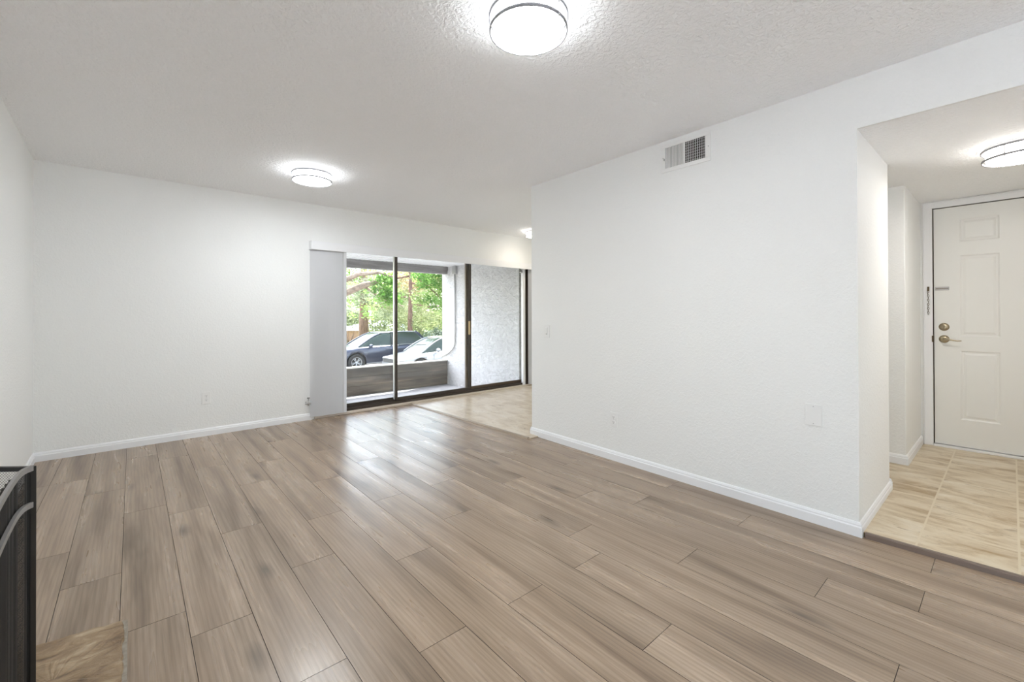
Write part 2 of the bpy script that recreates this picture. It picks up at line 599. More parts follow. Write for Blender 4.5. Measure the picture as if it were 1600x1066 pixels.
# walls ---------------------------------------------------------
bm = NB()
for ya, yb, za, zb_ in ((YF - .2, -2.25, 0, H), (-.85, 5.5, 0, H), (-2.25, -.85, 0, .10), (-2.25, -.85, 1.8, H)):
    prism(bm, [(LX(ya), ya), (LX(yb), yb), (LX(yb) - .15, yb), (LX(ya) - .15, ya)], za, zb_)
struct('wall_left', bm, M['wall'])
OX0, OX1, OZ1 = 1.56, 5.02, 2.02     # sliding door opening
bm = NB()
T_ = .14
prism(bm, [(LX(D) - .12, BY(-L)), (OX0, BY(OX0)), (OX0, BY(OX0) + T_), (LX(D) - .12, BY(-L) + T_)], 0, H)
prism(bm, [(OX0, BY(OX0)), (OX1, BY(OX1)), (OX1, BY(OX1) + T_), (OX0, BY(OX0) + T_)], OZ1, H)
prism(bm, [(OX1, BY(OX1)), (XE + .1, BY(XE + .1)), (XE + .1, BY(XE) + T_), (OX1, BY(OX1) + T_)], 0, H)
struct('wall_back', bm, M['wall'])
bm = NB()
prism(bm, [(RW, Y1), (RX1, Y1), (RX1, Y2), (RXf(Y2), Y2)], 0, H)
struct('wall_right', bm, M['wall'])
bm = NB()
prism(bm, [(RXf(YE - .1), YE - .1), (RXf(YE - .1) + .02, YE - .1), (RW + .02, Y1), (RW, Y1)], HS, H)
struct('wall_header', bm, M['wall'])
bm = NB()
prism(bm, [(RX2, Y1), (DX(Y1) + .1, Y1), (DX(Y2) + .1, Y2), (RX2, Y2)], 0, H)
struct('wall_entry', bm, M['wall'], bevel=.004)
bm = NB()
prism(bm, [(RX1 - .005, 2.4), (RX2 + .005, 2.4), (RX2 + .005, Y2), (RX1 - .005, Y2)], 0, H)
struct('wall_hall', bm, M['wall'])
bm = NB()
prism(bm, [(XE, 3.0), (XE + .12, 3.0), (XE + .12, 5.5), (XE, 5.5)], 0, H)
prism(bm, [(5.3, Y2 - .1), (XE + .12, Y2 - .1), (XE + .12, Y2), (5.3, Y2)], 0, H)
struct('wall_dining', bm, M['wall'])
DY0, DY1, DZ = .449, -.463, 2.095      # entry door leaf
bm = NB()
prism(bm, [(DX(Y1), Y1), (DX(DY0 + .03), DY0 + .03), (DX(DY0) + .15, DY0 + .03), (DX(Y1) + .15, Y1)], 0, HS + .02)
prism(bm, [(DX(DY1 - .03), DY1 - .03), (DX(YE), YE), (DX(YE) + .15, YE), (DX(DY1) + .15, DY1 - .03)], 0, HS + .02)
prism(bm, [(DX(DY0 + .03), DY0 + .03), (DX(DY1 - .03), DY1 - .03), (DX(DY1) + .15, DY1 - .03), (DX(DY0) + .15, DY0 + .03)], DZ + .03, HS + .02)
struct('wall_door', bm, M['wall'])
bm = NB()
prism(bm, [(RXf(YE), YE - .12), (5.5, YE - .12), (5.5, YE), (RXf(YE), YE)], 0, H)
prism(bm, [(RXf(YF), YF), (RXf(YE), YE - .1), (RXf(YE) + .12, YE - .1), (RXf(YF) + .12, YF)], 0, H)
struct('wall_side', bm, M['wall'])
bm = NB()
for xa, xb, za, zb_ in ((-1.0, -.4, 0, H), (1.2, 3.2, 0, H), (-.4, 1.2, 0, .10), (-.4, 1.2, 1.80, H)):
    prism(bm, [(xa, YF - .15), (xb, YF - .15), (xb, YF), (xa, YF)], za, zb_)
struct('wall_front', bm, M['wall'])
wr = bpy.data.objects.new('added_window_2', None)  # unseen window behind the camera, added to brighten the room
C.objects.link(wr)
wr['kind'] = 'structure'
wr.location = (.4, YF - .08, .95)
bm = NB()
for xx in (-.78, 0, .78):
    box(bm, (xx, 0, 0), (.05, .06, 1.70))
for zz in (-.825, .825):
    box(bm, (0, 0, zz), (1.6, .06, .05))
link_mesh('window_frame', bm, M['bronze'], wr)
for xx in (-.39, .39):
    bm = NB()
    box(bm, (xx, 0, 0), (.73, .005, 1.60))
    link_mesh('pane', bm, M['pane'], wr)
wl = bpy.data.objects.new('added_window_3', None)  # another unseen window, added in the left wall for more daylight
C.objects.link(wl)
wl['kind'] = 'structure'
wl.location = (LX(-1.55) - .08, -1.55, .95)
wl.rotation_euler = (0, 0, R_(90 + 1.2892))
bm = NB()
for xx in (-.68, 0, .68):
    box(bm, (xx, 0, 0), (.05, .06, 1.70))
for zz in (-.825, .825):
    box(bm, (0, 0, zz), (1.4, .06, .05))
link_mesh('window_frame', bm, M['bronze'], wl)
for xx in (-.34, .34):
    bm = NB()
    box(bm, (xx, 0, 0), (.63, .005, 1.60))
    link_mesh('pane', bm, M['pane'], wl)
bm = NB()  # unseen pale ground, added to bounce sun through those windows onto the ceiling
prism(bm, [(-12, -30), (14, -30), (14, YF - .15), (-12, YF - .15)], -.25, -.05)
prism(bm, [(-12, YF - .15), (-.9, YF - .15), (-.9, 2.5), (-12, 2.5)], -.25, -.05)
struct('added_bounce_ground', bm, mat('added_bounce_paving', (.84, .86, .92), .8))

# baseboards: moulded profile swept along the wall foot -----------
def baseboard(name, p0, p1, nrm, z=0, h=.074, tk=.014, ext0=0, ext1=0):
    """p0->p1 along the wall, nrm points into the room; ext = mitre extension"""
    bm = NB()
    p0, p1 = Vector((*p0, z)), Vector((*p1, z))
    d = (p1 - p0).normalized()
    n = Vector((*nrm, 0)).normalized()
    prof = [(0, 0), (tk, 0), (tk, h * .66), (tk * .72, h * .74), (tk * .72, h * .84), (tk * .35, h * .97), (0, h)]
    ra = [bm.verts.new(p0 - d * (ext0 * x / tk) + n * x + Vector((0, 0, y))) for x, y in prof]
    rb = [bm.verts.new(p1 + d * (ext1 * x / tk) + n * x + Vector((0, 0, y))) for x, y in prof]
    m = len(prof)
    for i in range(m):
        bm.faces.new((ra[i], ra[(i + 1) % m], rb[(i + 1) % m], rb[i]))
    bm.faces.new(ra)
    bm.faces.new(rb[::-1])
    bmesh.ops.recalc_face_normals(bm, faces=bm.faces[:])
    return struct(name, bm, M['trim'])
TK = .014
baseboard('baseboard_back', (LX(D), BY(-L)), (1.535, BY(1.535)), (0, -1), ext0=-TK)
baseboard('baseboard_left', (LX(2.3), 2.3), (LX(D), BY(-L)), (1, 0), ext1=-TK)
baseboard('baseboard_right', (RW, Y1), (RXf(Y2), Y2), (-1, 0), ext0=TK, ext1=TK, h=.076)
baseboard('baseboard_return', (RW, Y1), (RX1, Y1), (0, -1), ext0=TK, ext1=TK, h=.076 )
baseboard('baseboard_hall', (RX2, Y1), (RX2, 2.4), (-1, 0), z=.0209, ext0=TK)
baseboard('baseboard_hall.001', (RX1, Y1), (RX1, 2.4), (1, 0), z=.0209, ext0=TK)
baseboard('baseboard_entry', (RX2, Y1), (DX(Y1) - .012, Y1), (0, -1), z=.0209, ext0=TK)
baseboard('baseboard_dining', (5.10, BY(5.10)), (XE, BY(XE)), (0, -1), z=.010)
baseboard('baseboard_dining.001', (RXf(Y2), Y2), (XE, Y2), (0, 1), z=.010, ext0=TK)

# ---------------------------------------------------------------- entry door (door_1)
def entry_door():
    W = DY0 - DY1
    root = bpy.data.objects.new('door_1', None)
    C.objects.link(root)
    root['kind'] = 'structure'
    root.location = (DX((DY0 + DY1) / 2) + .008, (DY0 + DY1) / 2, 0)
    root.rotation_euler = (0, 0, -aD)
    # local: x into the wall, y along the door (left in the photo = +y), z up
    zb = .045
    bm = NB()
    cells_y = [(.16, .388), (.524, .752)]          # measured from the latch edge
    cells_z = [(.275, .86), (.985, 1.675), (1.79, 1.985)]
    ys = sorted({0, W, *[v for c in cells_y for v in c]})
    zs = sorted({zb, DZ, *[v for c in cells_z for v in c]})
    yl = lambda v: W / 2 - v
    for i in range(len(ys) - 1):
        for j in range(len(zs) - 1):
            ya, yb, za, zc = ys[i], ys[i + 1], zs[j], zs[j + 1]
            if (ya, yb) in cells_y and (za, zc) in cells_z:
                # moulded recess and raised field
                lv = [(0, 0), (.010, .007), (.020, .007), (.034, .002), (.040, .002)]
                prev = None
                for ins, dep in lv:
                    ring = [bm.verts.new((dep, yl(ya + ins), za + ins)), bm.verts.new((dep, yl(yb - ins), za + ins)),
                            bm.verts.new((dep, yl(yb - ins), zc - ins)), bm.verts.new((dep, yl(ya + ins), zc - ins))]
                    if prev:
                        for k in range(4):
                            bm.faces.new((prev[k], prev[(k + 1) % 4], ring[(k + 1) % 4], ring[k]))
                    prev = ring
                bm.faces.new(prev)
            else:
                bm.faces.new([bm.verts.new((0, yl(ya), za)), bm.verts.new((0, yl(yb), za)), bm.verts.new((0, yl(yb), zc)), bm.verts.new((0, yl(ya), zc))])
    bmesh.ops.remove_doubles(bm, verts=bm.verts[:], dist=1e-5)
    bmesh.ops.recalc_face_normals(bm, faces=bm.faces[:])
    for f in bm.faces:
        if f.normal.x > .5:
            f.normal_flip()
    box(bm, (.028, 0, (zb + DZ) / 2), (.040, W, DZ - zb))
    leaf = link_mesh('door_leaf', bm, M['door'], root)
    # casing
    cw = .066
    bm = NB()
    g = .007
    y0, y1 = W / 2 + g, -W / 2 - g
    def cas(bm, ya, yb, za, zc):
        box(bm, (-.012, (ya + yb) / 2, (za + zc) / 2), (.016, abs(yb - ya), zc - za))
    cas(bm, y0, y0 + cw * .80, .021, DZ + g + cw * .72)
    cas(bm, y1, y1 - cw * .80, .021, DZ + g + cw * .72)
    cas(bm, y0, y1, DZ + g, DZ + g + cw * .72)
    # outer bead
    box(bm, (-.015, y0 + cw * .86, (DZ + cw * .8 + .021) / 2), (.022, .008, DZ + cw * .8 - .021 + g))
    box(bm, (-.015, y1 - cw * .86, (DZ + cw * .8 + .021) / 2), (.022, .008, DZ + cw * .8 - .021 + g))
    box(bm, (-.015, 0, DZ + g + cw * .72), (.022, W + 2 * cw, .007))
    link_mesh('door_casing', bm, M['trim'], root, bevel=.002)
    # jamb lining behind
    bm = NB()
    for s in (1, -1):
        box(bm, (.05, s * (W / 2 + .018), (DZ + .02) / 2 + .01), (.13, .024, DZ + .02 - .02))
    box(bm, (.05, 0, DZ + .020), (.13, W + .06, .02))
    box(bm, (.10, 0, 1.0), (.01, W + .06, 2.2))
    link_mesh('weatherstrip', bm, M['brass_dark'], root)
    bm = NB()
    box(bm, (.02, 0, .0209 + .0095), (.10, W + .01, .019))
    link_mesh('threshold', bm, M['trim'], root, bevel=.003)
    # deadbolt
    dy = W / 2 - .062
    bm = NB()
    lathe(bm, [(0, .014), (.012, .014), (.020, .012), (.030, .006), (.034, 0)], 28)
    bmesh.ops.transform(bm, matrix=Matrix.Translation((0, dy, 1.063)) @ Matrix.Rotation(R_(-90), 4, 'Y'), verts=bm.verts[:])
    db = link_mesh('deadbolt', bm, M['brass'], root, True)
    bm = NB()
    box(bm, (-.022, dy, 1.063), (.018, .007, .030))
    tp = link_mesh('thumb_turn', bm, M['brass'], db, bevel=.002)
    # lever
    bm = NB()
    lathe(bm, [(0, .016), (.014, .016), (.024, .012), (.032, .005), (.034, 0)], 28)
    bmesh.ops.transform(bm, matrix=Matrix.Translation((0, dy, .957)) @ Matrix.Rotation(R_(-90), 4, 'Y'), verts=bm.verts[:])
    hb = link_mesh('door_handle', bm, M['brass'], root, True)
    bm = NB()
    tube(bm, [(-.01, dy, .957), (-.045, dy, .957), (-.058, dy - .010, .958), (-.062, dy - .03, .958), (-.060, dy - .06, .950), (-.057, dy - .085, .946), (-.056, dy - .108, .948)],
         [.010, .009, .009, .008, .0065, .0055, .004], 10)
    link_mesh('lever', bm, M['brass'], hb, True)
    # strike plate in the gap
    bm = NB()
    box(bm, (-.022, W / 2 + .008, .957), (.010, .012, .055))
    link_mesh('strike_plate', bm, M['brass_dark'], root, bevel=.003)
    # chain guard: slotted plate on the leaf
    bm = NB()
    box(bm, (-.003, W / 2 - .052, 1.397), (.006, .088, .030))
    gp = link_mesh('chain_guard_plate', bm, M['nickel'], root, bevel=.003)
    bm = NB()
    box(bm, (-.0065, W / 2 - .052, 1.397), (.002, .078, .006))
    link_mesh('slot', bm, M['brass_dark'], gp)
    # chain on the casing
    bm = NB()
    box(bm, (-.024, W / 2 + .034, 1.400), (.008, .014, .032))
    cyl(bm, (-.026, W / 2 + .034, 1.385), (-.034, W / 2 + .034, 1.385), .008)
    cp = link_mesh('chain_mount', bm, M['brass_dark'], root, bevel=.002)
    bm = NB()
    z = 1.372
    k = 0
    while z > 1.185:
        pts = []
        for i in range(13):
            an = 2 * math.pi * i / 12
            u, w = .0055 * math.cos(an), .011 * math.sin(an)
            if k % 2 == 0:
                pts.append((-.030, W / 2 + .034 + u, z + w))
            else:
                pts.append((-.030 + u * .9, W / 2 + .034 + .003 * math.sin(k), z + w))
        tube(bm, pts, .0016, 6, caps=False)
        z -= .0185
        k += 1
    ch = link_mesh('chain', bm, M['brass_dark'], cp, True)
    bm = NB()
    cyl(bm, (-.030, W / 2 + .034, 1.178), (-.030, W / 2 + .034, 1.168), .005)
    link_mesh('slide_bolt', bm, M['nickel'], cp, True)
entry_door()

# ---------------------------------------------------------------- sliding glass door (window_1)
def slider():
    root = bpy.data.objects.new('window_1', None)
    C.objects.link(root)
    root['kind'] = 'structure'
    root.location = (OX0, BY(OX0), 0)
    root.rotation_euler = (0, 0, aB)
    W = (OX1 - OX0) / math.cos(aB)
    X = lambda x: (x - OX0) / math.cos(aB)
    zs = .035
    yo = .035        # frame set back from the room face
    # outer frame
    bm = NB()
    box(bm, (W / 2, yo + .05, .032), (W, .10, .050))
    box(bm, (W / 2, yo + .05, OZ1 - .02), (W, .10, .04))
    box(bm, (.015, yo + .05, OZ1 / 2), (.03, .10, OZ1))
    box(bm, (W - .015, yo + .05, OZ1 / 2), (.03, .10, OZ1))
    box(bm, (W / 2, yo + .03, .062), (W, .006, .016))
    box(bm, (W / 2, yo + .075, .062), (W, .006, .016))
    link_mesh('window_frame', bm, M['bronze'], root, bevel=.002)
    # white jamb strip and beige sill
    bm = NB()
    box(bm, (X(4.858) , yo + .0, OZ1 / 2), (.045, .05, OZ1))
    box(bm, (X(1.905) , yo + .0, OZ1 / 2), (.030, .05, OZ1))
    link_mesh('jamb_liner', bm, M['trim'], root)
    bm = NB()
    box(bm, (W / 2, .010, .014), (W, .056, .026))
    link_mesh('window_sill', bm, M['sill'], root, bevel=.003)
    # three panels: name, x0, x1, depth, stile widths left/right, material
    def panel(x0, x1, y, sl, sr, m, z0=.058):
        a0, a1 = X(x0), X(x1)
        bm = NB()
        zt = OZ1 - .03
        box(bm, (a0 + sl / 2, y, (z0 + zt) / 2), (sl, .032, zt - z0))
        box(bm, (a1 - sr / 2, y, (z0 + zt) / 2), (sr, .032, zt - z0))
        box(bm, ((a0 + a1) / 2, y, z0 + .022), (a1 - a0 - sl - sr, .032, .044))
        box(bm, ((a0 + a1) / 2, y, zt - .018), (a1 - a0 - sl - sr, .032, .036))
        p = link_mesh('sash', bm, m, root, bevel=.0015)
        bm = NB()
        box(bm, ((a0 + a1) / 2, y, (z0 + zt) / 2), (a1 - a0 - sl - sr + .01, .005, zt - z0 - .06))
        link_mesh('pane', bm, M['pane'], p)
        return p
    panel(1.60, 2.640, yo + .078, .05, .036, M['bronze'])
    p2 = panel(2.588, 3.815, yo + .040, .030, .040, M['bronze'])
    p3 = panel(3.745, 4.99, yo + .078, .062, .05, M['bronze2'])
    # light mullion bead between first two
    bm = NB()
    box(bm, (X(2.574), yo + .036, OZ1 / 2 + .02), (.010, .03, OZ1 - .12))
    link_mesh('sash_bead', bm, M['alu'], p2)
    # tan pull on the third sash
    bm = NB()
    box(bm, (X(3.782), yo + .030 - .004, 1.005 - .02), (.020, .030, .20))
    link_mesh('pull_handle', bm, M['wood_handle'], p3, bevel=.004)
    bm = NB()
    box(bm, (X(4.80), yo + .02, 1.895), (.07, .035, .032))
    box(bm, (X(4.825), yo + .02, 1.89), (.02, .045, .05))
    link_mesh('head_latch', bm, M['alu'], root, bevel=.003)
slider()

# ---------------------------------------------------------------- vertical blind with valance
def blinds():
    x0 = 1.503
    root = thing('vertical_blind', 'white vertical blind with valance, slats stacked at both ends of the glass door', 'blind', (x0, BY(x0), 0), aB)
    # local x along wall, -y into the room
    Wv = 5.10 - x0
    bm = NB()
    box(bm, (Wv / 2, -.082, 1.962), (Wv, .008, .092))
    box(bm, (.004, -.042, 1.962), (.008, .084, .092))
    box(bm, (Wv - .004, -.042, 1.962), (.008, .084, .092))
    box(bm, (Wv / 2, -.042, 2.010), (Wv, .084, .005))
    link_mesh('valance', bm, M['trim'], root, bevel=.002)
    bm = NB()
    box(bm, (Wv / 2, -.040, 1.976), (Wv - .05, .034, .030))
    link_mesh('head_rail', bm, M['plastic'], root)
    def vane(x, ang):
        bm = NB()
        w, n = .089, 6
        prev = None
        ht = 1.925
        hb = .035
        for i in range(n + 1):
            s = -w / 2 + w * i / n
            c = -.002 * (1 - (2 * s / w) ** 2)
            cur = [bm.verts.new((s, c, hb)), bm.verts.new((s, c, ht))]
            if prev:
                bm.faces.new((prev[0], cur[0], cur[1], prev[1]))
            prev = cur
        bmesh.ops.solidify(bm, geom=bm.faces[:], thickness=.0010)
        bmesh.ops.recalc_face_normals(bm, faces=bm.faces[:])
        o = link_mesh('vane', bm, M['vane'], root)
        o.location = (x, -.040, 0)
        o.rotation_euler = (0, 0, ang)
        bm = NB()
        box(bm, (0, .003, 1.937), (.010, .004, .030))
        c_ = link_mesh('carrier_clip', bm, M['plastic'], o)
        return o
    for i in range(17):
        vane(.044 + i * .0198, R_(-22 + rnd.uniform(-2, 2)))
    vane(.044 + 17 * .0198 + .005, R_(38))
    for i in range(9):
        vane(4.955 - x0 + i * .018, R_(-62 + rnd.uniform(-3, 3)))
blinds()

# ---------------------------------------------------------------- ceiling lights
def lamp(mt, label, x, y, zc, first=None):
    root = thing('ceiling_light', label, 'lamp', (x, y, zc), 0, 'round flush-mount ceiling lamps with two metal rings')
    bm = NB()
    lathe(bm, [(0, 0), (.150, 0), (.150, -.010), (.146, -.012), (0, -.012)], 56)
    link_mesh('base', bm, M['plastic'], root, True)
    bm = NB()
    lathe(bm, [(.144, -.0125), (.146, -.070), (.142, -.080)], 64)
    link_mesh('side_glass', bm, M['lamp_side_warm'] if mt != M['lamp_cool'] else M['lamp_side'], root, True)
    bm = NB()
    lathe(bm, [(.142, -.080), (.120, -.088), (.07, -.093), (0, -.095)], 64)
    link_mesh('diffuser', bm, mt, root, True)
    def ring(rr, z):
        bm = NB()
        pr = [(rr - .0045, z - .0058), (rr, z - .0062), (rr + .0005, z), (rr, z + .0062), (rr - .0045, z + .0058), (rr - .0045, z - .0058)]
        lathe(bm, pr, 80)
        return link_mesh('ring', bm, M['ring'], root, True)
    ring(.166, -.022)
    rg = ring(.1625, -.078)
    for k in range(3):
        an = R_(90 * 0 + 35 + 120 * k)
        bm = NB()
        px, py = .1625 * math.cos(an), .1625 * math.sin(an)
        cyl(bm, (px * .98, py * .98, -.016), (px * .98, py * .98, -.082), .0028, seg=10)
        link_mesh('post', bm, M['nickel'], root, True)
        bm = NB()
        bmesh.ops.create_uvsphere(bm, u_segments=10, v_segments=8, radius=.0052)
        bmesh.ops.translate(bm, vec=(px * .98, py * .98, -.083), verts=bm.verts[:])
        link_mesh('finial', bm, M['nickel'], root, True)
    return root
lamp(M['lamp_cool'], 'round ceiling lamp at the top edge, nearest and largest one', 1.246, 1.320, H)
lamp(M['lamp_cool'], 'round ceiling lamp lit above the bare left end of the back wall', 1.195, 4.045, H)
lamp(M['lamp_dining'], 'round ceiling lamp almost hidden behind the end of the right wall', 4.60, 4.72, H)
lamp(M['lamp_warm'], 'round ceiling lamp in front of the white entry door', 3.885, -.045, HS)

# ---------------------------------------------------------------- wall plates
def plate_root(name, label, cat, wall, u, z, group=None):
    """wall 'R' right wall (u = y) or 'B' back wall (u = x); local -y points into the room"""
    if wall == 'B':
        return thing(name, label, cat, (u, BY(u), z), aB, group)
    return thing(name, label, cat, (RXf(u), u, z), R_(-90) - aR, group)

def outlet(label, wall, u, z):
    root = plate_root('electrical_outlet', label, 'outlet', wall, u, z, 'white duplex wall outlets')
    bm = NB()
    box(bm, (0, -.003, 0), (.073, .006, .117))
    link_mesh('wall_plate', bm, M['plastic'], root, bevel=.002)
    for s in (1, -1):
        bm = NB()
        prism(bm, [(.017 * math.cos(q) * 1.0, .0145 * math.sin(q)) for q in [2 * math.pi * k / 20 for k in range(20)]], 0, .003)
        bmesh.ops.transform(bm, matrix=Matrix.Translation((0, -.006, s * .020)) @ Matrix.Rotation(R_(90), 4, 'X'), verts=bm.verts[:])
        rc = link_mesh('receptacle', bm, M['plastic'], root)
        bm = NB()
        box(bm, (-.006, -.0091, s * .020 + .004), (.0022, .001, .008))
        box(bm, (.006, -.0091, s * .020 + .004), (.0022, .001, .007))
        cyl(bm, (0, -.0086, s * .020 - .006), (0, -.0097, s * .020 - .006), .0026, seg=12)
        link_mesh('slots', bm, M['slot'], rc)
    bm = NB()
    cyl(bm, (0, -.006, 0), (0, -.0072, 0), .003, seg=12)
    link_mesh('screw', bm, M['nickel'], root)
outlet('white duplex outlet low on the back wall, left of the blinds', 'B', .548, .370)
outlet('white duplex outlet low on the right wall', 'R', 2.116, .328)

root = plate_root('light_switch', 'white rocker light switch near the far end of the right wall', 'switch', 'R', 2.890, 1.020)
bm = NB()
box(bm, (0, -.003, 0), (.073, .006, .117))
link_mesh('wall_plate', bm, M['plastic'], root, bevel=.002)
bm = NB()
box(bm, (0, -.0075, 0), (.034, .006, .068), rot=Matrix.Rotation(R_(3), 3, 'X'))
rk = link_mesh('rocker', bm, M['plastic'], root, bevel=.001)
bm = NB()
box(bm, (.004, -.0112, -.024), (.012, .0012, .004))
link_mesh('indicator', bm, M['slot'], rk)

root = plate_root('blank_wall_plate', 'plain white blank plate low on the right wall near the entry opening', 'wall plate', 'R', .739, .608)
bm = NB()
box(bm, (0, -.003, 0), (.080, .006, .122))
link_mesh('wall_plate', bm, M['plastic'], root, bevel=.002)
for s in (1, -1):
    bm = NB()
    cyl(bm, (0, -.006, s * .048), (0, -.0072, s * .048), .003, seg=12)
    link_mesh('screw', bm, M['nickel'], root)

# air register -------------------------------------------------
def register():
    w, h = .364, .205
    root = plate_root('air_vent', 'white rectangular air register with louvers high on the right wall under the ceiling', 'vent', 'R', 1.499, 2.312)
    # local x: positive = nearer the camera side (right in the photo)
    def frame(bm, x0, x1, z0, z1, ix0, ix1, iz0, iz1, d):
        box(bm, ((x0 + x1) / 2, -d / 2, (z1 + iz1) / 2), (x1 - x0, d, z1 - iz1))
        box(bm, ((x0 + x1) / 2, -d / 2, (z0 + iz0) / 2), (x1 - x0, d, iz0 - z0))
        box(bm, ((x0 + ix0) / 2, -d / 2, (iz0 + iz1) / 2), (ix0 - x0, d, iz1 - iz0))
        box(bm, ((x1 + ix1) / 2, -d / 2, (iz0 + iz1) / 2), (x1 - ix1, d, iz1 - iz0))
    bm = NB()
    frame(bm, -w / 2, w / 2, -h / 2, h / 2, -.150, .146, -.074, .074, .007)
    box(bm, (-.006, -.0035, 0), (.014, .007, .148))
    link_mesh('face_frame', bm, M['plastic'], root, bevel=.002)
    bm = NB()
    box(bm, (.073, -.0008, 0), (.15, .001, .15))
    link_mesh('duct_backing', bm, M['duct'], root)
    bm = NB()
    box(bm, (-.08, -.0008, 0), (.15, .001, .15))
    link_mesh('damper_plate', bm, M['alu'], root)
    n = 12
    for i in range(n):
        x = -.145 + (i + .5) * (.132 / n)
        bm = NB()
        box(bm, (0, 0, 0), (.0098, .0012, .147), rz=R_(-24))
        o = link_mesh('louver', bm, M['plastic'], root)
        o.location = (x, -.0042, 0)
    n = 11
    for i in range(n):
        x = .003 + (i + .5) * (.141 / n)
        bm = NB()
        box(bm, (0, 0, 0), (.0030, .0016, .147), rz=R_(0))
        o = link_mesh('louver', bm, M['plastic'], root)
        o.location = (x + .0045, -.0042, 0)
    bm = NB()
    for k in range(8):
        box(bm, (.0745, -.0026, -.065 + k * .0186), (.143, .0016, .0022))
    link_mesh('cross_bars', bm, M['alu'], root)
    for s in (-1, 1):
        bm = NB()
        cyl(bm, (s * .168, -.007, -.004 * s), (s * .168, -.0085, -.004 * s), .004, seg=12)
        link_mesh('screw', bm, M['nickel'], root)
    bm = NB()
    box(bm, (-.156, -.011, -.010), (.005, .010, .016))
    link_mesh('damper_lever', bm, M['alu'], root)
register()

# gas valve by the baseboard -----------------------------------
root = thing('shutoff_valve', 'small metal shutoff valve sticking out low on the back wall beside the blinds', 'valve', (1.482, BY(1.482), .20), aB)
bm = NB()
cyl(bm, (0, 0, 0), (0, -.050, 0), .007)
cyl(bm, (0, 0, 0), (0, -.004, 0), .018)
link_mesh('stub_pipe', bm, M['nickel'], root, True)
bm = NB()
cyl(bm, (0, -.05, -.028), (0, -.05, .030), .0085)
cyl(bm, (-.022, -.05, -.004), (.022, -.05, -.004), .0085)
cyl(bm, (-.022, -.05, -.004), (-.026, -.05, -.016), .010)
cyl(bm, (.020, -.05, -.004), (.024, -.05, -.016), .010)
link_mesh('valve_body', bm, M['nickel'], root, True)
bm = NB()
cyl(bm, (0, -.05, .030), (0, -.05, .050), .004)
cyl(bm, (0, -.05, .050), (0, -.05, .060), .016, .014, seg=8)
link_mesh('valve_knob', bm, M['rail'], root, True)

# ---------------------------------------------------------------- hearth and fireplace screen
def hearth():
    root = thing('hearth', 'low hearth of tan flagstone set in grey mortar at the bottom left corner', 'hearth', (-.3, 1.6, 0))
    y0, y1, x1 = .75, 2.200, -.015
    bm = NB()
    pts = [(LX(1) + .006 , y0 - .02)]
    N = 26
    pts.append((x1 + .004, y0 - .02))
    for i in range(N + 1):
        pts.append((x1 + .004 + rnd.uniform(-.001, .0015), y0 + (y1 + .012 - y0) * i / N))
    for i in range(8):
        pts.append((x1 - .02 - (i + .5) * .07, y1 + .006 + .045 * (i + .5) / 8 + rnd.uniform(-.002, .002)))
    pts.append((LX(2.3) + .006, y1 + .06))
    prism(bm, [(p[0] + .3, p[1] - 1.6) for p in pts], .0002, .026)
    link_mesh('mortar_bed', bm, M['mortar'], root)
    # irregular flagstones
    def stone(poly, hz):
        bm = NB()
        # jagged border
        out = []
        n = len(poly)
        for i in range(n):
            p, q = Vector(poly[i]), Vector(poly[(i + 1) % n])
            m = max(2, int((q - p).length / .022))
            for k in range(m):
                w = p.lerp(q, k / m)
                out.append((w.x + rnd.uniform(-.0035, .0035), w.y + rnd.uniform(-.0035, .0035)))
        cx = sum(p[0] for p in out) / len(out)
        cy = sum(p[1] for p in out) / len(out)
        rings = []
        for (sc, z) in ((1.0, .024), (1.0, hz - .008), (.985, hz - .001), (.8, hz), (.55, hz), (.3, hz)):
            rings.append([bm.verts.new((cx + (p[0] - cx) * sc + .3, cy + (p[1] - cy) * sc - 1.6, z + (rnd.uniform(-.0016, .0016) if z > .03 else 0))) for p in out])
        for A, B in zip(rings, rings[1:]):
            for k in range(len(out)):
                bm.faces.new((A[k], A[(k + 1) % len(out)], B[(k + 1) % len(out)], B[k]))
        c = bm.verts.new((cx + .3, cy - 1.6, hz))
        for k in range(len(out)):
            bm.faces.new((rings[-1][k], rings[-1][(k + 1) % len(out)], c))
        bmesh.ops.recalc_face_normals(bm, faces=bm.faces[:])
        return link_mesh('flagstone', bm, M['stone'], root, False)
    stone([(-.024, 1.70), (-.022, 2.19), (-.10, 2.205), (-.33, 2.235), (-.36, 1.95), (-.30, 1.66)], .042)
    stone([(-.345, 2.24), (-.375, 1.95), (-.53, 1.90), (-.535, 2.25)], .040)
    stone([(-.024, 1.28), (-.024, 1.685), (-.30, 1.645), (-.27, 1.30)], .041)
    stone([(-.285, 1.29), (-.315, 1.65), (-.375, 1.93), (-.53, 1.88), (-.525, 1.27)], .042)
    stone([(-.024, .76), (-.024, 1.265), (-.27, 1.285), (-.525, 1.25), (-.52, .76)], .040)
hearth()

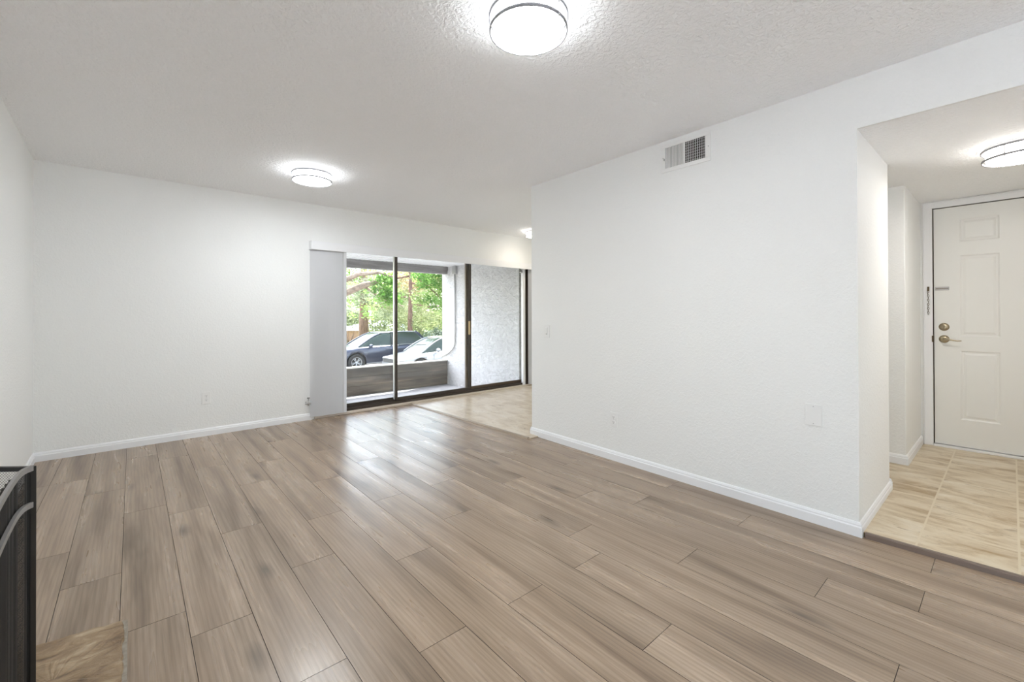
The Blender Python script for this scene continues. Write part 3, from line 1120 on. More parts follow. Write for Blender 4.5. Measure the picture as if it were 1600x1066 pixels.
def mesh_screen_mat(name, hole, pitch):
    m = bpy.data.materials.new(name)
    m.use_nodes = True
    T = NT(m)
    b = T.b
    b.inputs['Base Color'].default_value = (.035, .034, .033, 1)
    b.inputs['Roughness'].default_value = .5
    b.inputs['Metallic'].default_value = .4
    uv = T.n('ShaderNodeUVMap')
    uv.uv_map = 'UVMap'
    mp = T.n('ShaderNodeMapping')
    mp.inputs['Rotation'].default_value = (0, 0, R_(45))
    mp.inputs['Scale'].default_value = (1 / pitch, 1 / pitch, 1)
    T.l(uv.outputs[0], mp.inputs[0])
    sx = T.n('ShaderNodeSeparateXYZ')
    T.l(mp.outputs[0], sx.inputs[0])
    res = []
    for ax in ('X', 'Y'):
        f = T.n('ShaderNodeMath', operation='FRACT')
        T.l(sx.outputs[ax], f.inputs[0])
        g = T.n('ShaderNodeMath', operation='LESS_THAN')
        g.inputs[1].default_value = hole
        T.l(f.outputs[0], g.inputs[0])
        res.append(g.outputs[0])
    mu = T.n('ShaderNodeMath', operation='MULTIPLY')
    T.l(res[0], mu.inputs[0])
    T.l(res[1], mu.inputs[1])
    tr = T.n('ShaderNodeBsdfTransparent')
    mx = T.n('ShaderNodeMixShader')
    out = [n for n in T.t.nodes if n.type == 'OUTPUT_MATERIAL'][0]
    T.l(mu.outputs[0], mx.inputs[0])
    T.l(b.outputs[0], mx.inputs[1])
    T.l(tr.outputs[0], mx.inputs[2])
    T.l(mx.outputs[0], out.inputs[0])
    return m
M['mesh_open'] = mesh_screen_mat('open_wire_mesh', .86, .0052)
M['mesh_fine'] = mesh_screen_mat('fine_wire_mesh', .36, .0022)

def screen():
    P0 = Vector((-.200, 1.690, 0))
    root = thing('fireplace_screen', 'black wire mesh fireplace screen with curved grey rails on the stone hearth', 'fireplace screen', P0)
    zh, zt = .042, .785
    # folded side panel
    Q = Vector((-.235, .195, 0))       # direction to its far post
    Ld = Q.length
    du = Q.normalized()
    ang = math.atan2(du.y, du.x)
    bm = NB()
    box(bm, (0, 0, (zh + zt) / 2), (.016, .016, zt - zh), rz=ang)
    link_mesh('post', bm, M['black'], root, bevel=.002)
    bm = NB()
    box(bm, (Q.x, Q.y, (zh + zt) / 2), (.014, .014, zt - zh), rz=ang)
    link_mesh('post', bm, M['black'], root, bevel=.002)
    bm = NB()
    box(bm, (Q.x / 2, Q.y / 2, zt - .006), (Ld, .012, .012), rz=ang)
    link_mesh('top_rail', bm, M['black'], root, bevel=.002)
    bm = NB()
    box(bm, (Q.x / 2, Q.y / 2, zh + .012), (Ld, .012, .012), rz=ang)
    link_mesh('side_rail', bm, M['black'], root, bevel=.002)
    bm = NB()
    box(bm, (Q.x / 2, Q.y / 2, .655), (Ld, .010, .010), rz=ang)
    link_mesh('side_rail', bm, M['black'], root, bevel=.002)
    def sheet(path, z0, z1, m, nz=2, name='mesh_panel'):
        bm = NB()
        uvl = bm.loops.layers.uv.new('UVMap')
        s = 0
        prev = None
        for i, p in enumerate(path):
            if i:
                s += (Vector(p) - Vector(path[i - 1])).length
            col = [(bm.verts.new((p[0], p[1], z0 + (z1 - z0) * k / nz)), s, z0 + (z1 - z0) * k / nz) for k in range(nz + 1)]
            if prev:
                for k in range(nz):
                    q = [prev[k], col[k], col[k + 1], prev[k + 1]]
                    f = bm.faces.new([x[0] for x in q])
                    for lp, x in zip(f.loops, q):
                        lp[uvl].uv = (x[1], x[2])
            prev = col
        return link_mesh(name, bm, m, root, True)
    sheet([(0, 0), (Q.x, Q.y)], zh + .02, zt - .01, M['mesh_open'])
    # bowed front rails (the curve comes from their run along the hearth)
    arc = [(0.004, -.012), (-.006, -.030), (-.011, -.060), (-.013, -.11), (-.012, -.20), (-.009, -.30), (-.004, -.42), (.0, -.56), (0, -.70)]
    # smooth the path
    def sm(pts, n=5):
        out = []
        for i in range(len(pts) - 1):
            p0 = Vector(pts[max(i - 1, 0)]); p1 = Vector(pts[i]); p2 = Vector(pts[i + 1]); p3 = Vector(pts[min(i + 2, len(pts) - 1)])
            for k in range(n):
                u = k / n
                out.append(.5 * ((2 * p1) + (-p0 + p2) * u + (2 * p0 - 5 * p1 + 4 * p2 - p3) * u * u + (-p0 + 3 * p1 - 3 * p2 + p3) * u ** 3))
        out.append(Vector(pts[-1]))
        return out
    path = sm(arc)
    for z in (.783, .688):
        bm = NB()
        tube(bm, [(p.x, p.y, z) for p in path], .006, 4, flat=(.007, .014))
        link_mesh('curved_rail', bm, M['rail'], root)
    bm = NB()
    tube(bm, [(p.x, p.y, zh + .012) for p in path], .006, 4, flat=(.008, .014))
    link_mesh('bottom_rail', bm, M['black'], root)
    bm = NB()
    box(bm, (path[-1].x, path[-1].y, (zh + zt) / 2), (.014, .014, zt - zh))
    link_mesh('post', bm, M['black'], root)
    # pleated mesh curtain hanging behind the rails
    cur = []
    tot = 0
    for i in range(len(path) - 1):
        p, q = path[i], path[i + 1]
        n = max(2, int((q - p).length / .004))
        for k in range(n):
            w = p.lerp(q, k / n)
            d = (q - p).normalized()
            off = -.012 + .006 * math.sin(tot / .034 * 2 * math.pi) + .002 * math.sin(tot / .011 * 6)
            cur.append((w.x + d.y * -off * -1 if False else w.x + off, w.y))
            tot += (q - p).length / n
    sheet(cur, zh + .02, .775, M['mesh_fine'], 4, 'mesh_curtain')
screen()

# ================================================================ OUTSIDE
ZP, YW, XS = -.236, 7.58, 4.86
GZ = -1.22
bm = NB()
prism(bm, [(-1.0, 5.33), (XS, 5.40), (XS, YW + .18), (-1.0, YW + .18)], ZP - .2, ZP)
struct('floor.003', bm, M['patio'])
bm = NB()      # low wall, three courses of boards
for i, (z0, z1, dy) in enumerate(((ZP + .001, -.075, .006), (-.073, .085, .0), (.087, .238, .004))):
    prism(bm, [(-1.0, YW + dy), (XS - .001, YW + dy), (XS - .001, YW + .16), (-1.0, YW + .16)], z0, z1)
o = struct('wall_patio', bm, M['conc'], bevel=.004)
bm = NB()
prism(bm, [(-1.0, YW - .006), (XS - .001, YW - .006), (XS - .001, YW + .18), (-1.0, YW + .18)], .238, .256)
struct('trim_3', bm, M['cap'])
bm = NB()
prism(bm, [(XS, BY(XS) + T_), (XS + .2, BY(XS) + T_), (XS + .2, YW + .20), (XS, YW + .20)], ZP - .9, 1.170)
prism(bm, [(XS, BY(XS) + T_), (XS + .2, BY(XS) + T_), (XS + .2, YW + .20), (XS, YW + .20)], 1.184, 2.165)
prism(bm, [(XS + .008, BY(XS) + T_), (XS + .2, BY(XS) + T_), (XS + .2, YW + .19), (XS + .008, YW + .19)], 1.165, 1.19)
struct('wall_stucco', bm, M['stucco'])
bm = NB()      # outer face of the building around the door
prism(bm, [(-4, BY(-4) + T_ + .001), (OX0 + .03, BY(OX0) + T_ + .001), (OX0 + .03, BY(OX0) + T_ + .05), (-4, BY(-4) + T_ + .05)], GZ, 2.165)
struct('wall_outside', bm, M['stucco'])
bm = NB()
prism(bm, [(-1.0, 5.36), (XS + .4, 5.43), (XS + .4, YW), (-1.0, YW)], 2.165, 2.25)
n = 46
for i in range(n):      # ribs of the grooved patio ceiling
    x = 1.0 + i * .085
    prism(bm, [(x, 5.45), (x + .055, 5.45), (x + .055, YW), (x, YW)], 2.157, 2.165)
struct('ceiling.002', bm, M['trim'])
bm = NB()
prism(bm, [(-1.0, YW), (XS + .4, YW), (XS + .4, YW + .14), (-1.0, YW + .14)], 2.012, 2.30)
prism(bm, [(-1.0, YW - .02), (XS + .4, YW - .02), (XS + .4, YW), (-1.0, YW)], 2.085, 2.16)
struct('trim_4', bm, M['beam'])
bm = NB()      # storey above
prism(bm, [(-5, 5.45), (12, 5.45), (12, YW + .14), (-5, YW + .14)], 2.31, 5.0)
struct('wall_upper', bm, M['stucco'])
bm = NB()
tube(bm, [(XS - .022, 7.28, 1.989), (XS - .022, 7.28, .62), (XS - .022, 7.31, .55), (XS - .022, 7.38, .48), (XS - .022, 7.50, .41), (XS - .022, 7.80, .30)], .014, 10)
o = link_mesh('drain_pipe', bm, M['alu'], None, True)
tag(o, 'thin grey pipe running down the stucco patio wall and bending outward', 'pipe')
bm = NB()
box(bm, (XS - .025, 7.28, 2.07), (.05, .12, .16))
o = link_mesh('junction_box', bm, M['alu'], None, bevel=.005)
tag(o, 'grey box at the top of the stucco patio wall, around the pipe', 'box')

# ground -------------------------------------------------------
bm = NB()
prism(bm, [(-30, YW + .2), (90, YW + .2), (90, 95), (-40, 95)], GZ - .2, GZ)
struct('floor.004', bm, M['asphalt'])
bm = NB()
prism(bm, [(-40, 24), (90, 24), (90, 95), (-40, 95)], GZ + .001, GZ + .02)
tag(link_mesh('lawn', bm, M['lawn']), 'green lawn ground beyond the parked cars', 'lawn', kind='stuff')

# ---------------------------------------------------------------- cars
def car(name, label, loc, rz, P, paint, zs=1.0):
    """local +x = front, z = 0 at the road"""
    root = thing(name, label, 'car', loc, rz)
    Lf, Lr, hw = P['front'], P['rear'], P['hw']
    # stations: x, z bottom, z top, half width, shoulder fraction
    st = P['body']
    def lerp_st(x):
        for A, B in zip(st, st[1:]):
            if A[0] >= x >= B[0]:
                u = (A[0] - x) / (A[0] - B[0])
                u = u * u * (3 - 2 * u) * .35 + u * .65
                return [A[i] + (B[i] - A[i]) * u for i in range(1, 4)]
        return list(st[-1][1:])
    bm = NB()
    rings = []
    N = 46
    for i in range(N + 1):
        x = st[0][0] + (st[-1][0] - st[0][0]) * i / N
        zb, zt, w = lerp_st(x)
        zm = zb + (zt - zb) * .52
        half = [(w * .86, zb), (w * .975, zb + .07), (w * .995, zm - .08), (w, zm + .05), (w * .985, zt - .12), (w * .93, zt - .035), (w * .80, zt), (w * .4, zt + .018), (0, zt + .024)]
        full = half + [(-y, z) for y, z in half[-2::-1]]
        rings.append([bm.verts.new((x, y, z)) for y, z in full])
    for A, B in zip(rings, rings[1:]):
        for k in range(len(A) - 1):
            bm.faces.new((A[k], A[k + 1], B[k + 1], B[k]))
        bm.faces.new((A[-1], A[0], B[0], B[-1]))
    bm.faces.new(rings[0])
    bm.faces.new(rings[-1][::-1])
    bmesh.ops.recalc_face_normals(bm, faces=bm.faces[:])
    body = link_mesh('body', bm, paint, root, True)
    # cut wheel arches
    rw = P['wheel']
    bm = NB()
    for x in P['axles']:
        cyl(bm, (x, -hw - .3, rw + .01), (x, hw + .3, rw + .01), rw * 1.16, seg=32)
    cutter = link_mesh('cutter', bm, paint)
    md = body.modifiers.new('b', 'BOOLEAN')
    md.object = cutter
    md.operation = 'DIFFERENCE'
    md.solver = 'EXACT'
    cutter.parent = root
    bpy.context.view_layer.update()
    dg = bpy.context.evaluated_depsgraph_get()
    nm = bpy.data.meshes.new_from_object(body.evaluated_get(dg))
    body.modifiers.clear()
    body.data = nm
    bpy.data.objects.remove(cutter)
    # dark inner wheel wells
    for x in P['axles']:
        bm = NB()
        box(bm, (x, 0, rw + .10), (rw * 2.4, hw * 1.45, rw * 1.5))
        link_mesh('wheel_well', bm, M['slot'], root)
    # greenhouse
    g = P['cabin']      # list of (x, z, half width) for belt line and roof line
    (fx, fz, fw_), (ax, az, aw), (cx, cz, cw), (rx, rz_, rw_) = g
    beltw = hw * .90
    bm = NB()
    def ring4(pts):
        return [bm.verts.new(p) for p in pts]
    nseg = 14
    secs = []
    # run along the roof profile from windscreen base to rear glass base
    prof = []
    for i in range(6):
        u = i / 6
        prof.append((fx + (ax - fx) * u, fz + (az - fz) * (1 - (1 - u) ** 1.35), fw_ + (aw - fw_) * u))
    for i in range(9):
        u = i / 8
        prof.append((ax + (cx - ax) * u, az + (cz - az) * u + .035 * math.sin(math.pi * u), aw + (cw - aw) * u))
    for i in range(1, 7):
        u = i / 6
        prof.append((cx + (rx - cx) * u, cz + (rz_ - cz) * u ** 1.25, cw + (rw_ - cw) * u))
    zbelt = lambda x: lerp_st(x)[1] - .03
    for (x, z, w) in prof:
        zb = zbelt(x)
        secs.append([bm.verts.new((x, -beltw, zb)), bm.verts.new((x, -(beltw * .25 + w * .75), zb + (z - zb) * .80)), bm.verts.new((x, -w * .92, z - .012)), bm.verts.new((x, -w * .5, z + .008)), bm.verts.new((x, w * .5, z + .008)), bm.verts.new((x, w * .92, z - .012)), bm.verts.new((x, beltw * .25 + w * .75, zb + (z - zb) * .80)), bm.verts.new((x, beltw, zb))])
    for A, B in zip(secs, secs[1:]):
        for k in range(7):
            bm.faces.new((A[k], A[k + 1], B[k + 1], B[k]))
    bmesh.ops.recalc_face_normals(bm, faces=bm.faces[:])
    link_mesh('windows', bm, M['carglass'], root, True)
    # roof skin
    bm = NB()
    rp = [p for p in prof if p[0] <= ax + .02 and p[0] >= cx - .02]
    rs = [[bm.verts.new((x, k * w / 4 * .97, z + .018 - .012 * (abs(k) / 4) ** 2 - (.035 if abs(k) == 4 else 0))) for k in range(-4, 5)] for x, z, w in rp]
    for A, B in zip(rs, rs[1:]):
        for k in range(8):
            bm.faces.new((A[k], A[k + 1], B[k + 1], B[k]))
    bmesh.ops.recalc_face_normals(bm, faces=bm.faces[:])
    bmesh.ops.solidify(bm, geom=bm.faces[:], thickness=.02)
    link_mesh('roof', bm, paint, root, True)
    # pillars
    for s in (-1, 1):
        def side_pt(x, frac):
            # point on greenhouse side at x with height fraction
            best = min(prof, key=lambda p: abs(p[0] - x))
            for A, B in zip(prof, prof[1:]):
                if A[0] >= x >= B[0]:
                    u = (A[0] - x) / (A[0] - B[0] + 1e-9)
                    best = [A[i] + (B[i] - A[i]) * u for i in range(3)]
                    break
            zb = zbelt(x)
            w = best[2]
            z = zb + (best[1] - zb) * frac
            if frac <= .8:
                y = beltw + ((beltw * .25 + w * .75) - beltw) * frac / .8
            else:
                y = (beltw * .25 + w * .75) + (w * .92 - (beltw * .25 + w * .75)) * (frac - .8) / .2
            return Vector((x, s * (y + .006), z))
        bm = NB()
        tube(bm, [side_pt(p[0], .97) for p in prof[:7]] , .028, 8)
        link_mesh('windscreen_pillar', bm, paint, root, True)
        bm = NB()
        tube(bm, [side_pt(p[0], .97) for p in prof[6:15]], .024, 8)
        link_mesh('roof_rail', bm, P.get('rail', paint), root, True)
        bm = NB()
        bx = P['bpillar']
        tube(bm, [side_pt(bx, 0), side_pt(bx - .02, .5), side_pt(bx - .05, .97)], .035, 6, flat=(.03, .085))
        link_mesh('door_pillar', bm, M['slot'], root)
        bm = NB()
        tube(bm, [side_pt(p[0], .96) for p in prof[14:-1]], .05, 6, flat=(.05, .16))
        link_mesh('rear_pillar', bm, paint, root)
        bm = NB()
        tube(bm, [side_pt(x, .02) + Vector((0, s * .012, 0)) for x in [fx - .35 - (fx - rx - .7) * i / 8 for i in range(9)]], .01, 4, flat=(.012, .022))
        link_mesh('belt_trim', bm, M['nickel'], root)
        # mirror
        bm = NB()
        bmesh.ops.create_uvsphere(bm, u_segments=14, v_segments=10, radius=1)
        bmesh.ops.transform(bm, matrix=Matrix.Translation((P['mirror'][0], s * (hw + .10), P['mirror'][1])) @ Matrix.Diagonal((.075, .125, .085, 1)), verts=bm.verts[:])
        cyl(bm, (P['mirror'][0], s * (hw - .08), P['mirror'][1] - .03), (P['mirror'][0], s * (hw + .06), P['mirror'][1] - .01), .025)
        link_mesh('side_mirror', bm, P.get('mirror_mat', paint), root, True)
        # sill trim, door handles, headlight, tail light
        bm = NB()
        box(bm, (0.05, s * (hw * .995), P['sill'] + .02), (P['axles'][0] - P['axles'][1] - 2.5 * rw, .03, .05))
        link_mesh('sill_trim', bm, P.get('sill_mat', M['nickel']), root, bevel=.008)
        for hx in P['handles']:
            bm = NB()
            box(bm, (hx, s * (hw + .012), P['handle_z']), (.19, .03, .03))
            link_mesh('door_handle', bm, paint, root, bevel=.01)
        for sx in P['seams']:
            bm = NB()
            box(bm, (sx, s * (hw * .998), P['sill'] + .32), (.008, .012, .5))
            link_mesh('door_seam', bm, M['slot'], root)
        bm = NB()
        bmesh.ops.create_uvsphere(bm, u_segments=16, v_segments=10, radius=1)
        lx, lz = P['lamp']
        bmesh.ops.transform(bm, matrix=Matrix.Translation((lx, s * hw * .70, lz)) @ Matrix.Rotation(s * R_(-28), 4, 'Z') @ Matrix.Diagonal((.17, .24, .085, 1)), verts=bm.verts[:])
        link_mesh('headlight', bm, M['headlight'], root, True)
        bm = NB()
        box(bm, (-Lr + .12, s * hw * .82, P['handle_z'] + .02), (.22, .28, .20))
        link_mesh('tail_light', bm, M['taillight'], root, bevel=.03)
    # grille and plate recess
    bm = NB()
    box(bm, (Lf - .02, 0, P['grille']), (.08, hw * 1.05, .17))
    box(bm, (Lf - .03, 0, P['grille'] - .28), (.08, hw * 1.2, .12))
    link_mesh('grille', bm, M['slot'], root, bevel=.02)
    # wheels
    bmT = NB()
    lathe(bmT, [(rw * .64, -.10), (rw * .93, -.105), (rw, -.08), (rw, .08), (rw * .93, .105), (rw * .64, .10), (rw * .64, -.10)], 40)
    first = None
    for ax_ in P['axles']:
        for s in (-1, 1):
            if first is None:
                w = link_mesh('wheel', bmT, M['tyre'], root, True)
                bm = NB()
                lathe(bm, [(rw * .655, .085), (rw * .60, .095), (rw * .58, .06), (rw * .60, -.09)], 40)
                cyl(bm, (0, 0, .02), (0, 0, .085), rw * .16, seg=20)
                for k in range(5):
                    for dd in (-.14, .14):
                        an = 2 * math.pi * k / 5 + dd
                        a2 = 2 * math.pi * k / 5 + dd * 1.25
                        p0 = Vector((rw * .12 * math.cos(an), rw * .12 * math.sin(an), .070))
                        p1 = Vector((rw * .62 * math.cos(a2), rw * .62 * math.sin(a2), .080))
                        tube(bm, [p0, p1], .016, 4, flat=(.022, .03))
                rm = link_mesh('rim', bm, M['rim'], w, True)
                bm = NB()
                cyl(bm, (0, 0, -.03), (0, 0, .01), rw * .6, seg=24)
                link_mesh('brake_disc', bm, M['slot'], w)
                first = w
            else:
                w = copy_tree(first, root)
            w.location = (ax_, s * (hw - .115), rw)
            w.rotation_euler = (R_(90) if s < 0 else R_(-90), R_(12), 0)
    return root

M['carglass'] = mat('tinted_car_glass', (.02, .035, .03), .06, spec=.45)
M['navy'] = mat('navy_car_paint', (.012, .020, .050), .28, .2, coat=1.0)
M['silver'] = mat('silver_car_paint', (.30, .31, .33), .3, .35, coat=1.0)
M['tyre'] = mat('black_rubber', (.015, .015, .016), .75)
M['rim'] = mat('alloy_rim', (.55, .56, .58), .3, .8)
M['headlight'] = mat('headlight_lens', (.45, .47, .48), .08, .3, spec=1.0, coat=1.0)
M['taillight'] = mat('red_lens', (.35, .02, .02), .15)

SUV = dict(front=2.30, rear=2.30, hw=.93, wheel=.365, axles=(1.36, -1.34), bpillar=-.28, mirror=(.78, 1.06), sill=.28,
           handles=(-.02, -1.02), handle_z=.90, seams=(.88, -.20, -1.05), lamp=(2.05, .76), grille=.72,
           sill_mat=M['nickel'], rail=M['silver'],
           body=[(2.30, .32, .66, .62), (2.22, .26, .80, .80), (2.0, .24, .90, .88), (1.6, .24, .97, .915), (1.1, .24, 1.03, .93), (.75, .24, 1.05, .93), (0, .24, 1.06, .935), (-1.3, .24, 1.08, .93), (-1.9, .28, 1.08, .90), (-2.2, .34, 1.02, .84), (-2.30, .42, .90, .74)],
           cabin=[(1.22, 1.02, .80), (.12, 1.60, .64), (-1.55, 1.62, .60), (-2.10, 1.08, .70)])
SED = dict(front=2.32, rear=2.33, hw=.90, wheel=.325, axles=(1.38, -1.32), bpillar=-.22, mirror=(.66, .98), sill=.24,
           handles=(-.02, -.95), handle_z=.80, seams=(.80, -.16, -.95), lamp=(2.06, .64), grille=.60,
           mirror_mat=M['silver'], sill_mat=M['silver'],
           body=[(2.32, .28, .54, .58), (2.24, .22, .66, .76), (2.0, .20, .74, .85), (1.6, .20, .82, .885), (1.1, .20, .90, .90), (.7, .20, .93, .90), (0, .20, .95, .905), (-1.0, .20, .97, .90), (-1.7, .22, .99, .88), (-2.2, .28, .96, .80), (-2.33, .34, .84, .72)],
           cabin=[(1.28, .88, .80), (.24, 1.44, .62), (-1.15, 1.46, .58), (-2.0, 1.0, .68)])
suv = car('parked_suv', 'dark navy blue parked SUV seen through the glass, left and behind the silver car', (0, 0, GZ), R_(180), SUV, M['navy'])
suv.location = (8.41 + .17, 19.38 - .12, GZ)
sed = car('parked_sedan', 'silver parked sedan just beyond the low patio wall, in front of the navy SUV', (0, 0, GZ), R_(180), SED, M['silver'])
sed.location = (9.83 + .12, 16.25 - .08, GZ)

# ---------------------------------------------------------------- vegetation
def leaves(name, m, parent, blobs, n, size, aspect=1.6, seed=1, sun_bias=.0, kind=None):
    rg = random.Random(seed)
    bm = NB()
    ly = bm.loops.layers.float_color.new('leaf')
    tot = sum(b[3] * b[4] * b[5] for b in blobs)
    for b in blobs:
        cnt = int(n * b[3] * b[4] * b[5] / tot) + 20
        # small sub clumps make light and gaps
        subs = []
        for _ in range(max(6, cnt // 26)):
            while True:
                u = Vector((rg.uniform(-1, 1), rg.uniform(-1, 1), rg.uniform(-1, 1)))
                if .25 < u.length < 1:
                    break
            subs.append((Vector((b[0] + u.x * b[3], b[1] + u.y * b[4], b[2] + u.z * b[5])), rg.random()))
        sr = size * 3.4
        for _ in range(cnt):
            c, tone = rg.choice(subs)
            p = c + Vector((rg.gauss(0, sr * .6), rg.gauss(0, sr * .6), rg.gauss(0, sr * .42)))
            if p.z < size * 2.2:
                p.z = size * 2.2 + rg.random() * .25
            d = Vector((rg.gauss(0, 1), rg.gauss(0, 1), rg.gauss(0, .5))).normalized()
            s = d.cross(Vector((rg.gauss(0, 1), rg.gauss(0, 1), rg.gauss(0, 1)))).normalized()
            l2 = size * rg.uniform(.7, 1.3)
            w2 = l2 / aspect
            v = [bm.verts.new(p - d * l2), bm.verts.new(p + s * w2), bm.verts.new(p + d * l2), bm.verts.new(p - s * w2)]
            f = bm.faces.new(v)
            tn = min(1, max(0, tone * .75 + rg.uniform(0, .3)))
            for lp in f.loops:
                lp[ly] = (tn, tn, tn, 1)
    return link_mesh(name, bm, m, parent)

def tree(name, label, base, trunk_pts, rad, limbs, foliage, bark, cat='tree', group=None):
    """foliage: list of (material, blobs, n, size)"""
    root = thing(name, label, cat, base, 0, group)
    b = Vector(base)
    bm = NB()
    tube(bm, [Vector(p) - b for p in trunk_pts], rad, 12)
    link_mesh('trunk', bm, bark, root, True)
    for pts, rr in limbs:
        bm = NB()
        tube(bm, [Vector(p) - b for p in pts], rr, 10)
        link_mesh('branch', bm, bark, root, True)
    for i, (m, blobs, n, size, asp) in enumerate(foliage):
        leaves('foliage', m, root, [(q[0] - b.x, q[1] - b.y, q[2] - b.z, q[3], q[4], q[5]) for q in blobs], n, size, asp, seed=hash(name + str(i)) % 9999 if False else len(name) * 31 + i)
    return root

# depth helper: camera-space depth and lateral to world, used only to choose where things stand
def W(lat, dep, z):
    return (lat * math.cos(t) + dep * math.sin(t), -lat * math.sin(t) + dep * math.cos(t), z)
def WB(lat, dep, z, rl, rd, rz_):
    x, y, z = W(lat, dep, z)
    m_ = (rl + rd) / 2
    return (x, y, z, m_, m_, rz_)

# near broadleaf tree leaning in from the left
tb = W(-8.2, 13.5, GZ + .021)
tree('broadleaf_tree', 'bright green broadleaf tree whose thick limbs reach in from the left of the glass door', (tb[0], tb[1], GZ),
     [W(-8.2, 13.5, GZ + .005), W(-8.0, 13.5, .2), W(-7.6, 13.4, 1.2), W(-7.2, 13.4, 2.6), W(-6.9, 13.4, 4.2)], [.28, .24, .22, .18, .13],
     [([W(-7.6, 13.4, 1.2), W(-6.2, 13.2, 1.45), W(-5.1, 13.0, 1.78), W(-4.4, 12.9, 2.06), W(-3.9, 12.9, 2.18)], [.15, .12, .105, .095, .05]),
      ([W(-7.4, 13.4, 1.9), W(-6.1, 13.0, 1.95), W(-5.0, 12.8, 2.16), W(-4.5, 12.8, 2.38), W(-3.9, 12.8, 2.42), W(-3.5, 12.8, 2.30)], [.12, .10, .085, .07, .045, .02]),
      ([W(-4.4, 12.9, 2.06), W(-4.0, 13.2, 1.7), W(-3.4, 13.6, 1.45)], [.04, .03, .015])],
     [(M['leaf_bright'], [WB(-4.9, 14.2, 2.35, 1.0, .7, .55), WB(-5.0, 14.4, 1.45, 1.0, .7, .38), WB(-6.5, 13.5, 3.2, 1.8, 1.2, .9)], 3600, .045, 1.7),
      (M['leaf_deep'], [WB(-3.75, 12.9, 2.05, .34, .3, .50), WB(-3.55, 12.9, 1.72, .30, .3, .26)], 1500, .045, 1.7)], M['limb'])
# right broadleaf tree
tb = W(-2.4, 15.4, GZ)
tree('broadleaf_tree', 'leafy green broadleaf tree at the right of the view, beside the stucco wall', (tb[0] + .6, tb[1] + 5.2, GZ),
     [W(-3.0, 21.5, GZ), W(-3.05, 21.5, .6), W(-3.1, 21.5, 1.8), W(-3.0, 21.5, 3.6), W(-3.0, 21.5, 5)], [.13, .11, .10, .08, .05],
     [([W(-3.1, 21.5, 1.6), W(-3.8, 21.2, 2.3), W(-4.6, 21, 3.0)], [.05, .04, .02]), ([W(-3.1, 21.5, 1.4), W(-2.4, 21.3, 2.2), W(-1.8, 21, 3.0)], [.05, .04, .02])],
     [(M['leaf_deep'], [WB(-3.9, 20.8, 2.95, .9, .8, .55), WB(-2.6, 20.8, 3.3, 1.0, .8, .7), WB(-3.6, 20.6, 1.75, .5, .5, .35)], 3600, .06, 1.7),
      (M['leaf_bright'], [WB(-3.1, 21.2, 2.0, 1.3, .9, .85), WB(-4.6, 21.2, 1.85, .45, .5, .40), WB(-2.6, 21.4, .9, 1.0, .8, .55), WB(-3.6, 21.6, 3.2, 1.6, 1, .8)], 6500, .06, 1.7)], M['bark'])
# two conifers
def conifer(label, lat, dep, h, rad, m, blobs, n, size):
    b = W(lat, dep, GZ + .021)
    tree('conifer_tree', label, (b[0], b[1], GZ + .021),
         [W(lat, dep, GZ + .022), W(lat + .02, dep, .8), W(lat + .05, dep, 2.4), W(lat, dep, h)], [rad, rad * .85, rad * .7, rad * .3],
         [([W(lat, dep, z), W(lat + s * 1.2, dep - .3, z - .25), W(lat + s * 2.0, dep - .4, z - .2)], [.06, .04, .02]) for z, s in ((1.9, 1), (2.3, -1), (3.1, 1), (3.5, -1))],
         [(m, blobs, n, size, 3.4)], M['bark'], group='conifers beyond the cars')
conifer('conifer with the thick reddish trunk, left one beyond the navy SUV', -9.55, 28, 7, .34, M['leaf_pine'],
        [WB(-9.3, 27.2, 2.75, 1.5, .6, .85), WB(-9.4, 28.3, 3.0, 1.9, 1.2, .9), WB(-8.0, 28.6, 1.9, 1.5, 1.0, 1.3), WB(-10.3, 29.0, 2.0, .9, 1.0, .55)], 7500, .085)
conifer('conifer with the slim reddish trunk, right one near the middle of the view', -6.1, 26, 7, .17, M['leaf_olive'],
        [WB(-7.1, 26.8, 2.4, 1.0, 1.0, 1.1), WB(-5.3, 26.8, 2.2, .9, 1.0, .9), WB(-6.1, 26.9, .9, 1.7, 1.0, .75), WB(-6.1, 27, 4.6, 2.2, 1.2, .8)], 7500, .08)
# tan blossoming tree behind
tb = W(-7.2, 34, GZ)
tree('blossom_tree', 'pale tan blossoming tree top behind the two conifers', (tb[0], tb[1], GZ + .021),
     [W(-7.2, 34, GZ + .022), W(-7.2, 34, 3), W(-7.4, 34, 5)], [.2, .15, .08], [],
     [(M['leaf_tan'], [WB(-7.6, 33, 4.0, 2.6, 1.5, 1.1)], 3500, .10, 1.5)], M['bark'])
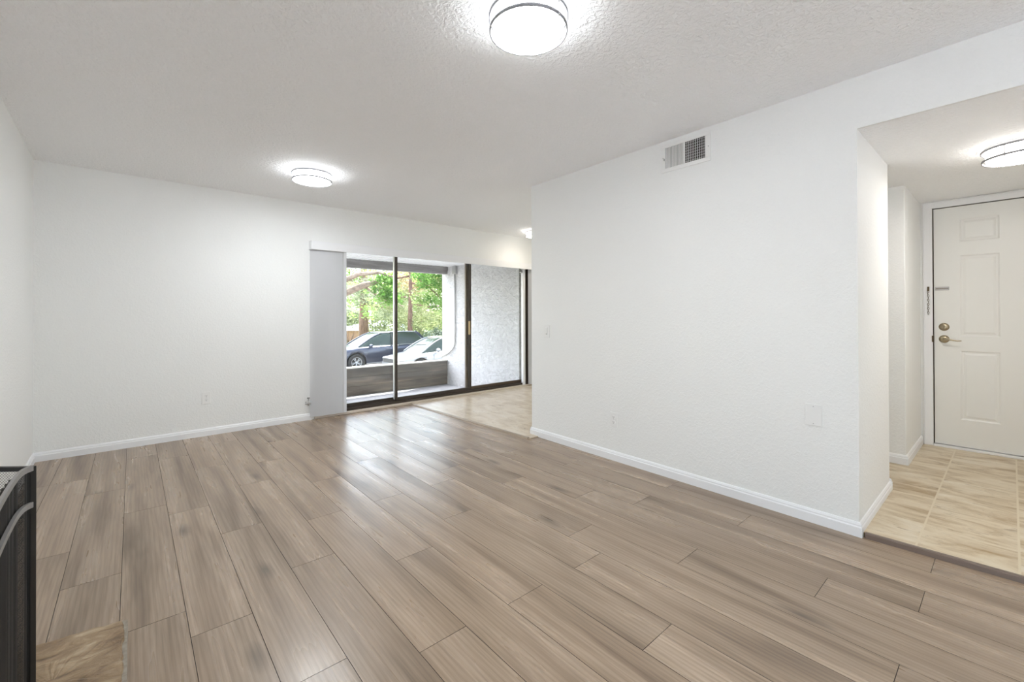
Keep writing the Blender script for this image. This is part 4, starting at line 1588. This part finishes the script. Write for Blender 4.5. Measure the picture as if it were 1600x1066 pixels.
# hedge masses
def shrub(label, cat, m, blobs, n, size, name='shrub', group=None):
    x, y = blobs[0][0], blobs[0][1]
    root = thing(name, label, cat, (x, y, GZ + .021), 0, group)
    bm = NB()
    for k in range(0 if name == 'distant_foliage' else 5):
        an = k * 1.3
        tube(bm, [(0, 0, 0), (.25 * math.cos(an), .25 * math.sin(an), .5), (.5 * math.cos(an), .5 * math.sin(an), 1.1)], [.04, .03, .015], 6)
    if name != 'distant_foliage':
        link_mesh('stems', bm, M['bark'], root, True)
    leaves('foliage', m, root, [(q[0] - x, q[1] - y, q[2] - GZ - .021, q[3], q[4], q[5]) for q in blobs], n, size, 1.7, seed=len(label))
    return root
shrub('tall olive green hedge behind the navy SUV', 'hedge', M['leaf_olive'], [WB(-9.0, 32, .2, 2.2, 1.5, 1.3), WB(-6.0, 32, .3, 2.2, 1.5, 1.4), WB(-8.0, 33, 1.8, 2.5, 1.5, 1.2)], 6500, .10, 'hedge')
shrub('dark shrub with grey leaves behind the silver sedan', 'shrub', M['leaf_dark'], [WB(-4.2, 24.5, -.35, 1.0, .8, .75), WB(-3.2, 24.5, -.2, .9, .8, .85)], 4000, .065)
shrub('pale shrub beside the pink house at the far left', 'shrub', M['leaf_pine'], [WB(-12.9, 34.5, 1.0, 1.2, .8, .75), WB(-13.4, 33.5, -.95, .6, .4, .2)], 2600, .10)
shrub('tall bright tree mass closing the view far behind the conifers', 'trees', M['leaf_bright'],
      [WB(-13, 44, 2.0, 4, 2, 3.4), WB(-8, 44, 2.0, 4, 2, 3.6), WB(-3, 44, 2.0, 4, 2, 3.6), WB(-16, 44, 4.5, 4, 2, 2), WB(-9, 45, 6, 5, 2, 2), WB(-3, 45, 6, 5, 2, 2)], 16000, .17, 'distant_foliage')
[o for o in C.objects if o.name == 'distant_foliage'][0]['kind'] = 'stuff'

# far house -----------------------------------------------------
hb = W(-14.3, 38, GZ)
root = thing('house', 'pink walled house with a grey roof far away at the left of the glass door', 'building', (hb[0], hb[1], GZ + .021), R_(-35))
bm = NB()
box(bm, (0, 0, .55), (9, 4, 1.1))
link_mesh('wall', bm, M['pink'], root)
bm = NB()
prism(bm, [(-2.5, 0), (2.5, 0), (0, .75)], -4.8, 4.8)
bmesh.ops.transform(bm, matrix=Matrix.Translation((0, 0, 1.1)) @ Matrix.Rotation(R_(90), 4, 'Z') @ Matrix.Rotation(R_(90), 4, 'X'), verts=bm.verts[:])
link_mesh('roof', bm, M['roof'], root)
for xx in (-3.5, 0, 3.5):
    bm = NB()
    box(bm, (xx, -2.02, .6), (.8, .06, .7))
    w_ = link_mesh('window', bm, M['trim'], root)
    bm = NB()
    box(bm, (xx, -2.06, .6), (.66, .04, .56))
    link_mesh('pane', bm, M['darkglass'], w_)
